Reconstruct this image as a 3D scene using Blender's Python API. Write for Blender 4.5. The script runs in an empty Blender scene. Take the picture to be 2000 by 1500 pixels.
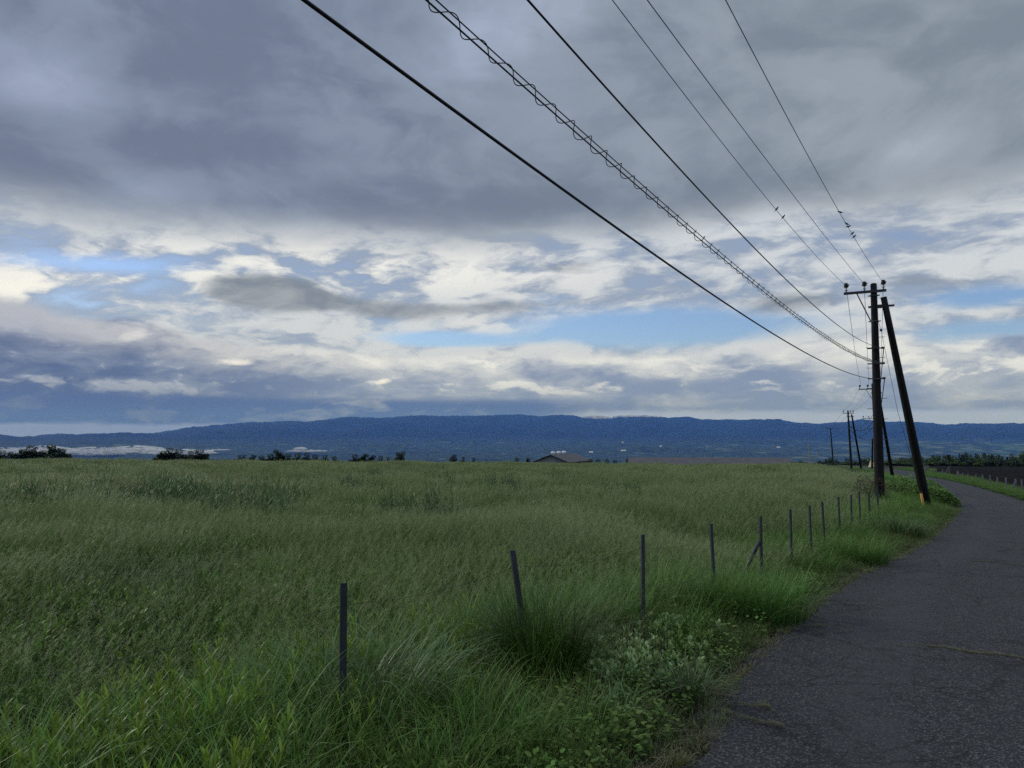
import bpy, math, random
import numpy as np
from math import radians, pi

random.seed(7)
rng = np.random.default_rng(11)
scene = bpy.context.scene
COL = scene.collection

# ------------------------------------------------------------------ camera
CAM_H = 1.65
PITCH = radians(3.62)
cd = bpy.data.cameras.new("camera")
cam = bpy.data.objects.new("camera", cd)
COL.objects.link(cam)
cd.sensor_width = 36.0
cd.lens = 27.0
cd.clip_start = 0.05
cd.clip_end = 90000.0
cam.location = (0, 0, CAM_H)
cam.rotation_euler = (pi / 2 + PITCH, 0, 0)
scene.camera = cam
FPX = 1500.0


def ray(px, py):
    """direction through a point of the 2000x1500 photograph"""
    x, u = (px - 1000) / FPX, (750 - py) / FPX
    return np.array([x, math.cos(PITCH) - u * math.sin(PITCH), u * math.cos(PITCH) + math.sin(PITCH)])


def azel(px, py):
    d = ray(px, py)
    return math.atan2(d[0], d[1]), math.atan2(d[2], math.hypot(d[0], d[1]))


SY, SX = -0.0315, -0.0070      # the plateau falls gently away from the camera


def cast(px, py, h=0.0):
    """where a line of sight meets the sloping plateau (h above it)"""
    d = ray(px, py)
    t = (CAM_H - h) / (SY * d[1] + SX * d[0] - d[2])
    return d[0] * t, d[1] * t


# ------------------------------------------------------------------ render setup
scene.view_settings.view_transform = 'Standard'
scene.view_settings.look = 'None'
scene.view_settings.exposure = 0.0
scene.view_settings.gamma = 1.0
scene.render.engine = 'CYCLES'
scene.cycles.use_denoising = False
scene.cycles.max_bounces = 6
scene.cycles.diffuse_bounces = 3
scene.cycles.glossy_bounces = 2
scene.cycles.transmission_bounces = 3
scene.cycles.transparent_max_bounces = 8
scene.cycles.volume_bounces = 0
scene.cycles.caustics_reflective = False
scene.cycles.caustics_refractive = False

# ------------------------------------------------------------------ small node language


class S:
    """a socket with arithmetic"""
    def __init__(s, t, sock): s.t, s.k = t, sock
    def _m(s, op, *o): return math_node(s.t, op, s, *o)
    def __add__(s, o): return s._m('ADD', o)
    __radd__ = __add__
    def __sub__(s, o): return s._m('SUBTRACT', o)
    def __rsub__(s, o): return math_node(s.t, 'SUBTRACT', o, s)
    def __mul__(s, o): return s._m('MULTIPLY', o)
    __rmul__ = __mul__
    def __truediv__(s, o): return s._m('DIVIDE', o)
    def __neg__(s): return s._m('MULTIPLY', -1.0)
    def clamp(s): 
        r = s._m('ADD', 0.0); r.k.node.use_clamp = True; return r


def plug(t, sock, v):
    if isinstance(v, S): t.links.new(v.k, sock)
    elif isinstance(v, (tuple, list)) and len(v) == 3 and sock.type == 'RGBA': sock.default_value = (*v, 1)
    else: sock.default_value = v


def math_node(t, op, *a):
    n = t.nodes.new('ShaderNodeMath'); n.operation = op
    for i, v in enumerate(a): plug(t, n.inputs[i], v)
    return S(t, n.outputs[0])


def sstep(v, lo, hi, a=0.0, b=1.0):
    n = v.t.nodes.new('ShaderNodeMapRange'); n.interpolation_type = 'SMOOTHSTEP'
    plug(v.t, n.inputs[0], v); plug(v.t, n.inputs[1], lo); plug(v.t, n.inputs[2], hi)
    n.inputs[3].default_value = a; n.inputs[4].default_value = b
    return S(v.t, n.outputs[0])


def vec(t, x, y, z=0.0):
    n = t.nodes.new('ShaderNodeCombineXYZ')
    for i, v in enumerate((x, y, z)): plug(t, n.inputs[i], v)
    return S(t, n.outputs[0])


def noise(t, v, scale=1.0, detail=4.0, rough=0.5, dist=0.0, col=False, lac=2.0):
    n = t.nodes.new('ShaderNodeTexNoise')
    if v is not None: plug(t, n.inputs['Vector'], v)
    n.inputs['Scale'].default_value = scale; n.inputs['Detail'].default_value = detail
    n.inputs['Roughness'].default_value = rough; n.inputs['Distortion'].default_value = dist
    n.inputs['Lacunarity'].default_value = lac
    return S(t, n.outputs['Color' if col else 'Fac'])


def mixc(t, f, a, b, mode='MIX'):
    n = t.nodes.new('ShaderNodeMix'); n.data_type = 'RGBA'; n.blend_type = mode
    plug(t, n.inputs[0], f); plug(t, n.inputs[6], a); plug(t, n.inputs[7], b)
    return S(t, n.outputs[2])


def scaled(t, v, k):
    n = t.nodes.new('ShaderNodeVectorMath'); n.operation = 'MULTIPLY'
    plug(t, n.inputs[0], v); n.inputs[1].default_value = k if isinstance(k, tuple) else (k, k, k)
    return S(t, n.outputs[0])


def lin(r, g, b):
    f = lambda c: (c / 255 / 12.92) if c / 255 <= 0.04045 else ((c / 255 + 0.055) / 1.055) ** 2.4
    return (f(r), f(g), f(b))


# ------------------------------------------------------------------ world: daylight sky above broken cloud
SUN_EL, SUN_AZ = radians(24), radians(-62)       # sun behind the cloud, front left
world = bpy.data.worlds.new("World")
scene.world = world
world.use_nodes = True
W = world.node_tree
W.nodes.clear()
wout = W.nodes.new('ShaderNodeOutputWorld')
wbg = W.nodes.new('ShaderNodeBackground')
W.links.new(wbg.outputs[0], wout.inputs[0])
nsky = W.nodes.new('ShaderNodeTexSky')
nsky.sky_type = 'NISHITA'
nsky.sun_disc = False
nsky.sun_elevation = SUN_EL
nsky.sun_rotation = SUN_AZ
nsky.altitude = 600
nsky.air_density = 1.2
nsky.dust_density = 0.6
tc = W.nodes.new('ShaderNodeTexCoord')
sep = W.nodes.new('ShaderNodeSeparateXYZ')
W.links.new(tc.outputs['Generated'], sep.inputs[0])
dx, dy, dz = (S(W, sep.outputs[i]) for i in range(3))
az = math_node(W, 'ARCTAN2', dx, dy)
el = math_node(W, 'ARCSINE', dz)


def blob(px, py, rx, ry, rot=0.0, soft=(1.0, 0.0)):
    """soft ellipse of sky round a bearing and a height"""
    a0, e0 = azel(px, py)
    ca, sa = math.cos(rot), math.sin(rot)
    u = (az - a0); v = (el - e0)
    p = (u * ca + v * sa) / (rx / FPX); q = (v * ca - u * sa) / (ry / FPX)
    r = math_node(W, 'SQRT', p * p + q * q)
    return sstep(r, soft[0], soft[1])


wn = noise(W, vec(W, az * 3.0, el * 9.0, 3.3), 1.0, 5, 0.6)           # shared warp
wn2 = noise(W, vec(W, az * 9.0, el * 26.0, 8.1), 1.0, 5, 0.62)
azw = az + (wn - 0.5) * 0.16
elw = el + (wn - 0.5) * 0.055 + (wn2 - 0.5) * 0.022

# clear air behind the clouds
sky_c = scaled(W, S(W, nsky.outputs[0]), (0.078, 0.094, 0.140))

# high bright veil, torn open in a few windows
nv = noise(W, vec(W, azw * 5.0 + elw * 2.0, elw * 22.0, 1.7), 1.0, 8, 0.58, 0.0)
nv2 = noise(W, vec(W, azw * 12.0, elw * 34.0, 5.2), 1.0, 7, 0.58, 0.0)
_az_el_keep = (az, el)
win = blob(1290, 640, 480, 62, 0.0) * 0.62 + blob(190, 514, 330, 30, 0.05) * 0.22 + blob(1930, 580, 170, 34, 0) * 0.46 \
    + blob(1930, 650, 200, 34, 0) * 0.48 + blob(800, 640, 200, 40, 0) * 0.15 + blob(880, 665, 240, 26, 0.0) * 0.48 \
    + blob(330, 560, 110, 26, 0.0) * 0.04 + blob(1060, 590, 130, 26, 0.0) * 0.16
win = win * (0.45 + nv2 * 0.9 + (nv - 0.5) * 0.9)
veil = sstep(nv * 0.62 + nv2 * 0.55 - win, 0.20, 0.58)
bright = sstep(nv2 * 0.6 + nv * 0.4, 0.42, 0.56)
glow = (blob(60, 560, 460, 90, 0.1) * 0.9 + blob(700, 520, 700, 90, 0) * 0.8 + blob(1000, 640, 260, 50, 0.0) * 0.3).clamp()
veil_col = mixc(W, bright, lin(150, 164, 186), lin(208, 214, 222))
veil_col = mixc(W, glow * bright, veil_col, lin(252, 251, 246))
col = mixc(W, veil, sky_c, veil_col)

# grey mid-level streaks
ng = noise(W, vec(W, azw * 3.6 + 2.0, elw * 24.0, 12.4), 1.0, 6, 0.55, 0.3)
streak = blob(520, 572, 150, 50, 0.0, (1.15, .35)) * 1.05 + blob(720, 600, 260, 36, -0.08) * 0.75 + blob(1000, 596, 330, 26, 0.05) * 0.55 \
    + blob(1120, 520, 170, 30, 0.0) * 0.62 + blob(1540, 590, 170, 42, 0.0) * 0.62 + blob(1800, 545, 190, 28, -.15) * 0.5
gm = sstep(ng * 0.9 + streak * 0.62, 0.58, 0.98)
gcol = mixc(W, sstep(nv2, 0.35, 0.65), lin(128, 137, 147), lin(156, 163, 170))
col = mixc(W, gm * 0.92, col, gcol)

# low bank of stratocumulus on the skyline, heavy and blue on the left
a0, _ = azel(0, 600); a1, _ = azel(420, 600); a2, _ = azel(700, 600)
edge_l = azel(0, 572)[1]; edge_m = azel(420, 668)[1]; edge_r = azel(1200, 686)[1]
edge = sstep(az, a0 + 0.02, a1 + .06, edge_l, edge_m)
drop = sstep(az, a1 + 0.02, a2, 0.0, edge_m - edge_r)
bump = (noise(W, vec(W, az * 7.0, 0.0, 4.0), 1.0, 4, 0.5) - 0.5) * 0.045
below = edge - drop + bump - elw
lowm = sstep(below, -0.006, 0.012)
nl = noise(W, vec(W, azw * 8.0, elw * 22.0, 20.0), 1.0, 7, 0.56, 0.0)
nl2 = noise(W, vec(W, azw * 17.0, elw * 36.0, 2.0), 1.0, 7, 0.60, 0.15)
nl2u = noise(W, vec(W, azw * 17.0 + 0.16, elw * 36.0 + 0.42, 2.0), 1.0, 5, 0.60, 0.15)
nlu = noise(W, vec(W, azw * 8.0 + 0.08, elw * 22.0 + 0.40, 20.0), 1.0, 5, 0.56, 0.0)
puff = ((nl2 - nl2u) * 1.6 + (nl - nlu) * 2.2)
nl3 = noise(W, vec(W, az * 2.0, el * 30.0, 7.0), 1.0, 4, 0.5, 0.2)
leftness = sstep(az, azel(900, 700)[0], azel(150, 700)[0])
dk = mixc(W, leftness, lin(132, 148, 178), lin(90, 106, 140))
md = mixc(W, leftness, lin(166, 178, 196), lin(122, 136, 162))
lt = mixc(W, leftness, lin(220, 225, 232), lin(168, 178, 198))
lc = mixc(W, sstep(nl * 0.6 + nl3 * 0.4, 0.42, 0.56), dk, md)
lc = mixc(W, sstep(puff, 0.0, 0.42) * sstep(nl2 * 0.5 + nl * 0.5, 0.44, 0.56) * sstep(el, azel(1000, 805)[1], azel(1000, 740)[1]), lc, lt)
lc = mixc(W, sstep(puff, 0.0, -0.45) * 0.55, lc, dk)
# lit rims and torn white scraps
rim = sstep(below, 0.050, 0.004) * sstep(nl, 0.30, 0.62)
lc = mixc(W, rim * 0.85, lc, mixc(W, leftness, lin(240, 242, 242), lin(234, 233, 230)))
scr = blob(258, 655, 60, 26, 0.1) * 1.0 + blob(470, 708, 80, 20, 0.0) + blob(750, 745, 42, 14, .1) + blob(660, 742, 26, 16, 0) * .7 \
    + blob(180, 750, 110, 20, 0.3) * .55 + blob(350, 770, 90, 50, -.3) * 0.45 + blob(1010, 655, 60, 12, 0) + blob(1300, 745, 200, 30, 0) * .35
lc = mixc(W, sstep(nl2 * 0.75 + scr * 0.42, 0.60, 0.84), lc, lin(244, 243, 240))
# the left mass pales upwards
lc = mixc(W, sstep(el, azel(200, 730)[1], azel(200, 620)[1]) * leftness * sstep(nl, .30, .62) * .75, lc, lin(166, 172, 192))
# flat dark cloud base over the range, open to pale air at the far left and to the right
shelf = sstep(el + (nl3 - 0.5) * 0.016, azel(700, 765)[1], azel(700, 792)[1])
shelf_x = sstep(az, azel(1420, 800)[0], azel(1000, 800)[0])
lc = mixc(W, shelf * shelf_x * (0.30 + 1.1 * sstep(nl * .6 + nl2 * .4, .66, .42)).clamp(), lc, mixc(W, leftness, lin(92, 112, 152), lin(86, 103, 142)))
nb = (noise(W, vec(W, az * 12.0, el * 60.0, 5.0), 1.0, 4, 0.6) - 0.5)
gapl = sstep(el + nb * 0.010, azel(200, 822)[1], azel(200, 833)[1]) * sstep(az, azel(620, 820)[0], azel(380, 820)[0])
lc = mixc(W, gapl * (0.45 + nl3 * 0.6), lc, lin(142, 160, 226))
gapr = sstep(el + nb * 0.010, azel(1500, 798)[1], azel(1500, 811)[1]) * sstep(az, azel(1020, 820)[0], azel(1230, 820)[0])
lc = mixc(W, gapr * 0.8, lc, lin(170, 188, 240))
col = mixc(W, lowm, col, lc)

# dark upper deck: reaches over the whole sky above
hz = dz + 0.16
pd = vec(W, dx / hz, dy / hz, 0.0)
nd = noise(W, pd, 1.15, 6, 0.52, 0.35)
nd2 = noise(W, pd, 0.42, 4, 0.5, 0.2)
nd3 = noise(W, vec(W, azw * 5.5, elw * 9.0, 31.0), 1.0, 5, 0.55, 0.4)
ne = noise(W, vec(W, az * 4.2, el * 10.0, 41.0), 1.0, 5, 0.55, 0.1)
dedge = azel(1000, 487)[1]
rise = sstep(az, azel(900, 450)[0], azel(1500, 450)[0], 0.0, 0.012)
up = el - dedge - rise + (ne - 0.5) * 0.085
deck = sstep(up, -0.018, 0.034)
rightness = sstep(az, azel(500, 300)[0], azel(1900, 300)[0])
d0 = mixc(W, rightness, lin(112, 123, 145), lin(126, 137, 150))
d1 = mixc(W, rightness, lin(133, 145, 166), lin(150, 160, 172))
d2 = mixc(W, rightness, lin(160, 172, 200), lin(176, 187, 202))
patch = blob(110, 200, 190, 110, -.5, (1.25, 0)) * .30 + blob(1000, 40, 260, 150, .3, (1.2, 0)) * .34 + blob(1800, 290, 140, 60, 0.4, (1.2, 0)) * .22 \
    + blob(1400, 300, 620, 140, 0, (1.1, 0)) * .06 + blob(1650, 470, 400, 40, 0, (1.1, 0)) * .14 - blob(1300, 400, 900, 70, 0, (1.2, 0)) * .12 + blob(280, 372, 130, 40, 0.1, (1.2, 0)) * .16 \
    - blob(330, 280, 380, 50, 0.05, (1.2, 0)) * .20 - blob(850, 400, 480, 60, .02, (1.2, 0)) * .22 - blob(430, 90, 230, 120, 0, (1.2, 0)) * .18 - blob(40, 300, 170, 90, 0, (1.2, 0)) * .16 \
    - blob(1560, 60, 320, 80, 0.0, (1.2, 0)) * .07
nd4 = noise(W, vec(W, azw * 13.0, elw * 19.0, 77.0), 1.0, 4, 0.6, 0.3)
q = nd * 0.36 + nd2 * 0.12 + nd3 * 0.50 + (nd4 - 0.5) * 0.30 + patch
nd3u = noise(W, vec(W, azw * 5.5 + 0.10, elw * 9.0 + 0.22, 31.0), 1.0, 4, 0.55, 0.4)
dc = mixc(W, sstep(q + (nd3 - nd3u) * 0.55, 0.26, 0.62), d0, d1)
dc = mixc(W, sstep(q, 0.54, 0.92), dc, d2)
dc = mixc(W, sstep(up, 0.055, 0.0) * 0.55 * sstep(ne, 0.25, 0.6), dc, lin(196, 203, 208))
col = mixc(W, deck, col, dc)

# unseen sky overhead, brightened to add light on the dark ground
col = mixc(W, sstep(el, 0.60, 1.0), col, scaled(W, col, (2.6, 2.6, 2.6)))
# ground side of the world
col = mixc(W, sstep(el, -0.05, -0.001), lin(60, 80, 110), col)
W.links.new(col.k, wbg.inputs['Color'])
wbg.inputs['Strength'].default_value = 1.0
world.cycles.sampling_method = 'MANUAL'
world.cycles.sample_map_resolution = 512

sl = bpy.data.lights.new("sun", 'SUN')
sl.energy = 1.4
sl.angle = radians(14)
sl.color = (1.0, 0.95, 0.87)
sun = bpy.data.objects.new("sun", sl)
COL.objects.link(sun)
sun.rotation_euler = (pi / 2 - SUN_EL, 0, pi - SUN_AZ)

# ------------------------------------------------------------------ object helpers


def tag(o, label=None, cat=None, group=None, kind=None):
    if label: o['label'] = label
    if cat: o['category'] = cat
    if group: o['group'] = group
    if kind: o['kind'] = kind
    return o


def empty(name, loc, label, cat, group=None, rz=0.0):
    o = bpy.data.objects.new(name, None)
    COL.objects.link(o)
    o.location = loc
    o.rotation_euler = (0, 0, rz)
    return tag(o, label, cat, group)


class MB:
    """collects geometry, links it as ONE mesh object"""
    def __init__(s): s.v, s.f, s.m, s.n = [], [], [], 0

    def add(s, v, f, mi=0):
        s.v.extend([tuple(map(float, p)) for p in v])
        s.f.extend([tuple(i + s.n for i in q) for q in f])
        s.m.extend([mi] * len(f))
        s.n += len(v)

    def tube(s, pts, rad, seg=8, cap=True, mi=0):
        pts = np.asarray(pts, float)
        rad = np.broadcast_to(np.asarray(rad, float), (len(pts),))
        ref = np.array([0.0, 0, 1.0])
        V = []
        for i, p in enumerate(pts):
            d = pts[min(i + 1, len(pts) - 1)] - pts[max(i - 1, 0)]
            d = d / (np.linalg.norm(d) + 1e-12)
            r = ref if abs(d[2]) < 0.95 else np.array([1.0, 0, 0])
            a = np.cross(r, d); a /= np.linalg.norm(a)
            b = np.cross(d, a)
            for k in range(seg):
                t = 2 * pi * k / seg
                V.append(p + rad[i] * (math.cos(t) * a + math.sin(t) * b))
        F = []
        for i in range(len(pts) - 1):
            for k in range(seg):
                F.append((i * seg + k, i * seg + (k + 1) % seg, (i + 1) * seg + (k + 1) % seg, (i + 1) * seg + k))
        if cap:
            F.append(tuple(range(seg))[::-1])
            F.append(tuple((len(pts) - 1) * seg + k for k in range(seg)))
        s.add(V, F, mi)

    def box(s, c, size, ax=None, mi=0):
        """ax: 3 unit vectors as rows"""
        ax = np.eye(3) if ax is None else np.asarray(ax, float)
        h = np.asarray(size, float) / 2
        V = [np.asarray(c, float) + ax.T @ (h * np.array(k)) for k in
             [(-1, -1, -1), (1, -1, -1), (1, 1, -1), (-1, 1, -1), (-1, -1, 1), (1, -1, 1), (1, 1, 1), (-1, 1, 1)]]
        s.add(V, [(0, 3, 2, 1), (4, 5, 6, 7), (0, 1, 5, 4), (1, 2, 6, 5), (2, 3, 7, 6), (3, 0, 4, 7)], mi)

    def lathe(s, c, prof, seg=12, ax=None, mi=0):
        """prof: (radius, height) pairs"""
        ax = np.eye(3) if ax is None else np.asarray(ax, float)
        V = []
        for r, h in prof:
            for k in range(seg):
                t = 2 * pi * k / seg
                V.append(np.asarray(c, float) + ax[0] * r * math.cos(t) + ax[1] * r * math.sin(t) + ax[2] * h)
        F = [(i * seg + k, i * seg + (k + 1) % seg, (i + 1) * seg + (k + 1) % seg, (i + 1) * seg + k)
             for i in range(len(prof) - 1) for k in range(seg)]
        F.append(tuple(range(seg))[::-1]); F.append(tuple((len(prof) - 1) * seg + k for k in range(seg)))
        s.add(V, F, mi)

    def build(s, name, mats, parent=None, smooth=False):
        me = bpy.data.meshes.new(name)
        me.from_pydata(s.v, [], s.f)
        for m in (mats if isinstance(mats, (list, tuple)) else [mats]): me.materials.append(m)
        me.polygons.foreach_set('material_index', s.m)
        if smooth: me.polygons.foreach_set('use_smooth', [True] * len(s.f))
        me.update()
        o = bpy.data.objects.new(name, me)
        COL.objects.link(o)
        if parent is not None: o.parent = parent
        return o


def grid_mesh(name, V, nu, nv, closed, mat, parent=None, smooth=True):
    """V: (nu*nv,3); rows u, columns v; closed in v"""
    idx = np.arange(nu * nv).reshape(nu, nv)
    nxt = np.roll(idx, -1, axis=1) if closed else idx[:, 1:]
    cur = idx if closed else idx[:, :-1]
    F = np.stack([cur[:-1], nxt[:-1], nxt[1:], cur[1:]], -1).reshape(-1, 4)
    return np_mesh(name, V, F, [mat], parent, smooth)


def np_mesh(name, V, F, mats, parent=None, smooth=False, attrs=None, mi=None, link=True):
    me = bpy.data.meshes.new(name)
    n, m = len(V), len(F)
    k = F.shape[1]
    me.vertices.add(n); me.loops.add(m * k); me.polygons.add(m)
    me.vertices.foreach_set('co', np.ascontiguousarray(V, dtype=np.float32).ravel())
    me.loops.foreach_set('vertex_index', np.ascontiguousarray(F, dtype=np.int32).ravel())
    me.polygons.foreach_set('loop_start', np.arange(0, m * k, k, dtype=np.int32))
    me.polygons.foreach_set('use_smooth', np.full(m, smooth))
    for mt in mats: me.materials.append(mt)
    if mi is not None: me.polygons.foreach_set('material_index', np.asarray(mi, dtype=np.int32))
    for an, av in (attrs or {}).items():
        a = me.attributes.new(an, 'FLOAT', 'POINT')
        a.data.foreach_set('value', np.asarray(av, dtype=np.float32))
    me.update(calc_edges=True)
    o = bpy.data.objects.new(name, me)
    if link: COL.objects.link(o)
    if parent is not None: o.parent = parent
    return o


# value noise for shapes
_tab = rng.random((256, 256))


def vnoise(x, y):
    xi, yi = np.floor(x).astype(int), np.floor(y).astype(int)
    fx, fy = x - xi, y - yi
    fx, fy = fx * fx * (3 - 2 * fx), fy * fy * (3 - 2 * fy)
    g = lambda a, b: _tab[a % 256, b % 256]
    return (g(xi, yi) * (1 - fx) + g(xi + 1, yi) * fx) * (1 - fy) + (g(xi, yi + 1) * (1 - fx) + g(xi + 1, yi + 1) * fx) * fy


def fbm(x, y, o=5, g=0.5, ridged=False):
    s, a, t = 0.0, 1.0, 0.0
    for i in range(o):
        n = vnoise(x * 2 ** i + 17.3 * i, y * 2 ** i + 9.1 * i)
        if ridged: n = 1 - np.abs(2 * n - 1)
        s = s + a * n; t += a; a *= g
    return s / t


def smooth01(x):
    x = np.clip(x, 0, 1)
    return x * x * (3 - 2 * x)


# ------------------------------------------------------------------ plan of the place, read off the photograph
ROADL_PX = [(1340, 1500), (1400, 1400), (1480, 1305), (1560, 1228), (1650, 1150), (1720, 1112), (1800, 1072), (1850, 1030), (1878, 992),
            (1852, 966), (1802, 946), (1764, 932)]
RL = [cast(*p) for p in ROADL_PX]
RL = [(-9.0, -8.0), (-3.4, -1.5)] + RL + [(50.0, 104.0), (63.0, 140.0), (80.0, 190.0), (95, 260)]
RL = np.array(RL)
RR = np.array([(-4.6, -8.0), (0.6, -1.5), (4.5, 4.1), (6.6, 7.4), (9.2, 11.6), (12.6, 16.6), (16.6, 23.0)]
              + [cast(*p) for p in [(2000, 981), (1950, 965), (1900, 950), (1850, 938.5), (1800, 929)]] + [(54.5, 104.0), (68.0, 140.0), (85.0, 190.0), (101, 260)])


def resample(P, n, dens=1.0):
    P = np.asarray(P, float)
    # Catmull-Rom through the points
    Q = np.vstack([2 * P[0] - P[1], P, 2 * P[-1] - P[-2]])
    out = []
    for i in range(1, len(Q) - 2):
        for t in np.linspace(0, 1, n, endpoint=False):
            a, b, c, d = Q[i - 1], Q[i], Q[i + 1], Q[i + 2]
            out.append(0.5 * (2 * b + (c - a) * t + (2 * a - 5 * b + 4 * c - d) * t * t + (3 * b - a - 3 * c + d) * t ** 3))
    out.append(P[-1])
    return np.array(out)


RLs, RRs = resample(RL, 12), resample(RR, 12)
mono = lambda P: P[np.argsort(P[:, 1], kind='stable')]


def xl(y): p = mono(RLs); return np.interp(y, p[:, 1], p[:, 0])
def xr(y): p = mono(RRs); return np.interp(y, p[:, 1], p[:, 0])


# left fence line
FL = np.array([(-9.5, -7.5), (-5.2, -1.3), (-2.9, 1.8)] + [cast(*p, 0.95) for p in
              [(674, 1138), (1006, 1078), (1255, 1046), (1397, 1024), (1486, 1009), (1545, 994), (1584, 985), (1611, 978), (1640, 970), (1663, 967), (1680, 963)]]
              + [(10.4, 21.4), (14.5, 30.5), (22.6, 47.5), (28.4, 64), (37.5, 88), (57, 142), (70, 190), (85, 260)])


def xf(y): return np.interp(y, FL[:, 1], FL[:, 0])


# right fence: feet of the posts in the photograph
FR_PX = [(1808.5, 924.0), (1814.8, 925), (1821, 926.5), (1830, 928), (1841.5, 931), (1866, 934), (1873, 935.5), (1881.5, 936), (1891, 938),
         (1907, 943), (1921.5, 946), (1935.5, 949), (1949.5, 953), (1967, 958.5), (1986, 959.5), (1998, 963)]
FRp = np.array([cast(px, py + 1.5) for px, py in FR_PX])[::-1]
FR = np.vstack([[(8.6, 5), (14.0, 14.0), (21.5, 28)], FRp, [(60.5, 112), (78, 150), (108, 215)]])
FR = FR[np.argsort(FR[:, 1])]


def xg(y): return np.interp(y, FR[:, 1], FR[:, 0])


def H(x, y):
    """height of the ground"""
    x, y = np.asarray(x, float), np.asarray(y, float)
    r = np.hypot(x, y)
    a = np.arctan2(x, np.maximum(y, 1e-6)) * (y > 0)
    base = SY * y + SX * x
    yc = np.interp(np.degrees(a), [-40, -22, 0, 9, 17.5, 21, 23, 30, 40], [92, 100, 106, 90, 96, 150, 215, 176, 170])
    s = np.maximum(y - yc, 0)
    near = base - 0.0009 * s ** 2 / (1 + s / 130.0)
    off = np.minimum(np.abs(x - xl(y)), np.abs(x - xr(y)))
    inr = (x > xl(y)) & (x < xr(y))
    calm = np.where(inr, 0, smooth01((off - 0.3) / 2.0)) * smooth01((r - 1) / 3)
    near = near + calm * ((fbm(x / 6.0, y / 6.0, 3) - 0.5) * 0.22)
    # valley, foothills and the range
    far = np.interp(r, [0, 400, 900, 2200, 4500, 9000, 12500, 15500], [-10, -42, -105, -190, -255, -262, -175, -70])
    rough = np.interp(r, [400, 1500, 6000, 15000], [8, 34, 60, 90])
    hl = (fbm(x / 900.0 + 5, y / 900.0, 5) - 0.5)
    hl2 = (fbm(x / 3100.0 + 5, y / 2600.0 + 3, 4) - 0.5)
    far = far + rough * (hl * 1.3 + hl2 * 2.2)
    azd = np.degrees(a)
    sk_px = [-400, 0, 60, 115, 150, 260, 300, 380, 440, 480, 560, 640, 700, 900, 1120, 1180, 1250, 1320, 1400, 1500, 1600, 1680, 1790, 1840, 2000, 2400]
    sk_py = [852, 854, 853, 849.5, 853, 852, 846, 833, 829, 826, 823, 818, 814, 811, 811, 817, 814, 816, 820, 821, 826, 822, 824, 828, 827, 828]
    sk = [azel(px, py) for px, py in zip(sk_px, sk_py)]
    elv = np.interp(a, [s_[0] for s_ in sk], [s_[1] for s_ in sk])
    elv = np.where(np.abs(azd) > 60, 0.015, elv)
    top = elv * 21000.0 + CAM_H
    jag = (fbm(azd * .42 + 50, r / 9000.0, 5, 0.55) - 0.5)
    spur = (fbm(azd * 0.33 + 90, r / 3400.0, 5, 0.5) - 0.5)
    up = smooth01((r - 13500) / 7500.0)
    rng_ = far * (1 - up) + up * (top + jag * 130 + (fbm(azd * 2.6 + 20, r / 5000.0, 5, 0.6, True) - 0.6) * 38) + np.sin(np.clip((r - 13500) / 7500, 0, 1) * pi) * spur * 300
    back = smooth01((r - 21300) / 4000.0)
    far = rng_ - back * 500
    w = smooth01((r - 230) / 420.0)
    front = smooth01((150 - np.abs(azd)) / 30)
    return near * (1 - w) + far * w


def gz(x, y): return float(H(x, y))


# ------------------------------------------------------------------ materials
def mat(name):
    m = bpy.data.materials.new(name)
    m.use_nodes = True
    t = m.node_tree
    b = t.nodes['Principled BSDF']
    return m, t, b


def objpos(t):
    g = t.nodes.new('ShaderNodeNewGeometry')
    return S(t, g.outputs['Position'])


def bump(t, b, h, strength=0.5, dist=0.02):
    n = t.nodes.new('ShaderNodeBump')
    n.inputs['Strength'].default_value = strength
    n.inputs['Distance'].default_value = dist
    plug(t, n.inputs['Height'], h)
    t.links.new(n.outputs[0], b.inputs['Normal'])


def simple(name, c1, c2, scale=20, rough=0.7, metal=0.0, stretch=(1, 1, 1), bs=0.2, spec=0.4):
    m, t, b = mat(name)
    p = scaled(t, objpos(t), stretch)
    n = noise(t, p, scale, 5, 0.6)
    plug(t, b.inputs['Base Color'], mixc(t, sstep(n, 0.3, 0.7), c1, c2))
    b.inputs['Roughness'].default_value = rough
    b.inputs['Metallic'].default_value = metal
    b.inputs['Specular IOR Level'].default_value = spec
    if bs: bump(t, b, n, bs, 0.01)
    return m


M = {}
M['pole'] = simple('dark_pole', (.0050, .0052, .0062), (.0125, .0122, .0130), 9, 0.75, stretch=(1, 1, .12), bs=.5, spec=.25)
M['palepole'] = simple('pale_concrete', (.22, .22, .21), (.32, .32, .30), 4, 0.85)
M['steel'] = simple('dull_steel', (.035, .037, .040), (.07, .07, .072), 30, 0.55, 0.5)
M['porcelain'] = simple('white_porcelain', (.50, .50, .50), (.62, .62, .60), 30, 0.3, bs=0)
M['black'] = simple('black_rubber', (.010, .010, .012), (.018, .018, .020), 40, 0.6, bs=0, spec=.25)
M['wire'] = simple('weathered_wire', (.028, .030, .034), (.05, .052, .055), 40, 0.6, 0.3, bs=0, spec=.2)
M['post'] = simple('blue_grey_post', (.018, .025, .034), (.038, .048, .062), 18, 0.6, 0.1, stretch=(1, 1, .3), bs=.3)
M['palepost'] = simple('pale_weathered_post', (.09, .10, .105), (.16, .165, .165), 14, 0.85, stretch=(1, 1, .3))
M['yellow'] = simple('yellow_plastic', (.50, .26, .030), (.60, .34, .05), 12, 0.5)
M['roof'] = simple('brown_grey_roof', (.085, .080, .085), (.115, .108, .112), .5, 0.85, bs=0)
M['wall'] = simple('pale_metal_wall', (.19, .20, .21), (.26, .265, .27), .7, 0.8, bs=0)
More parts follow.
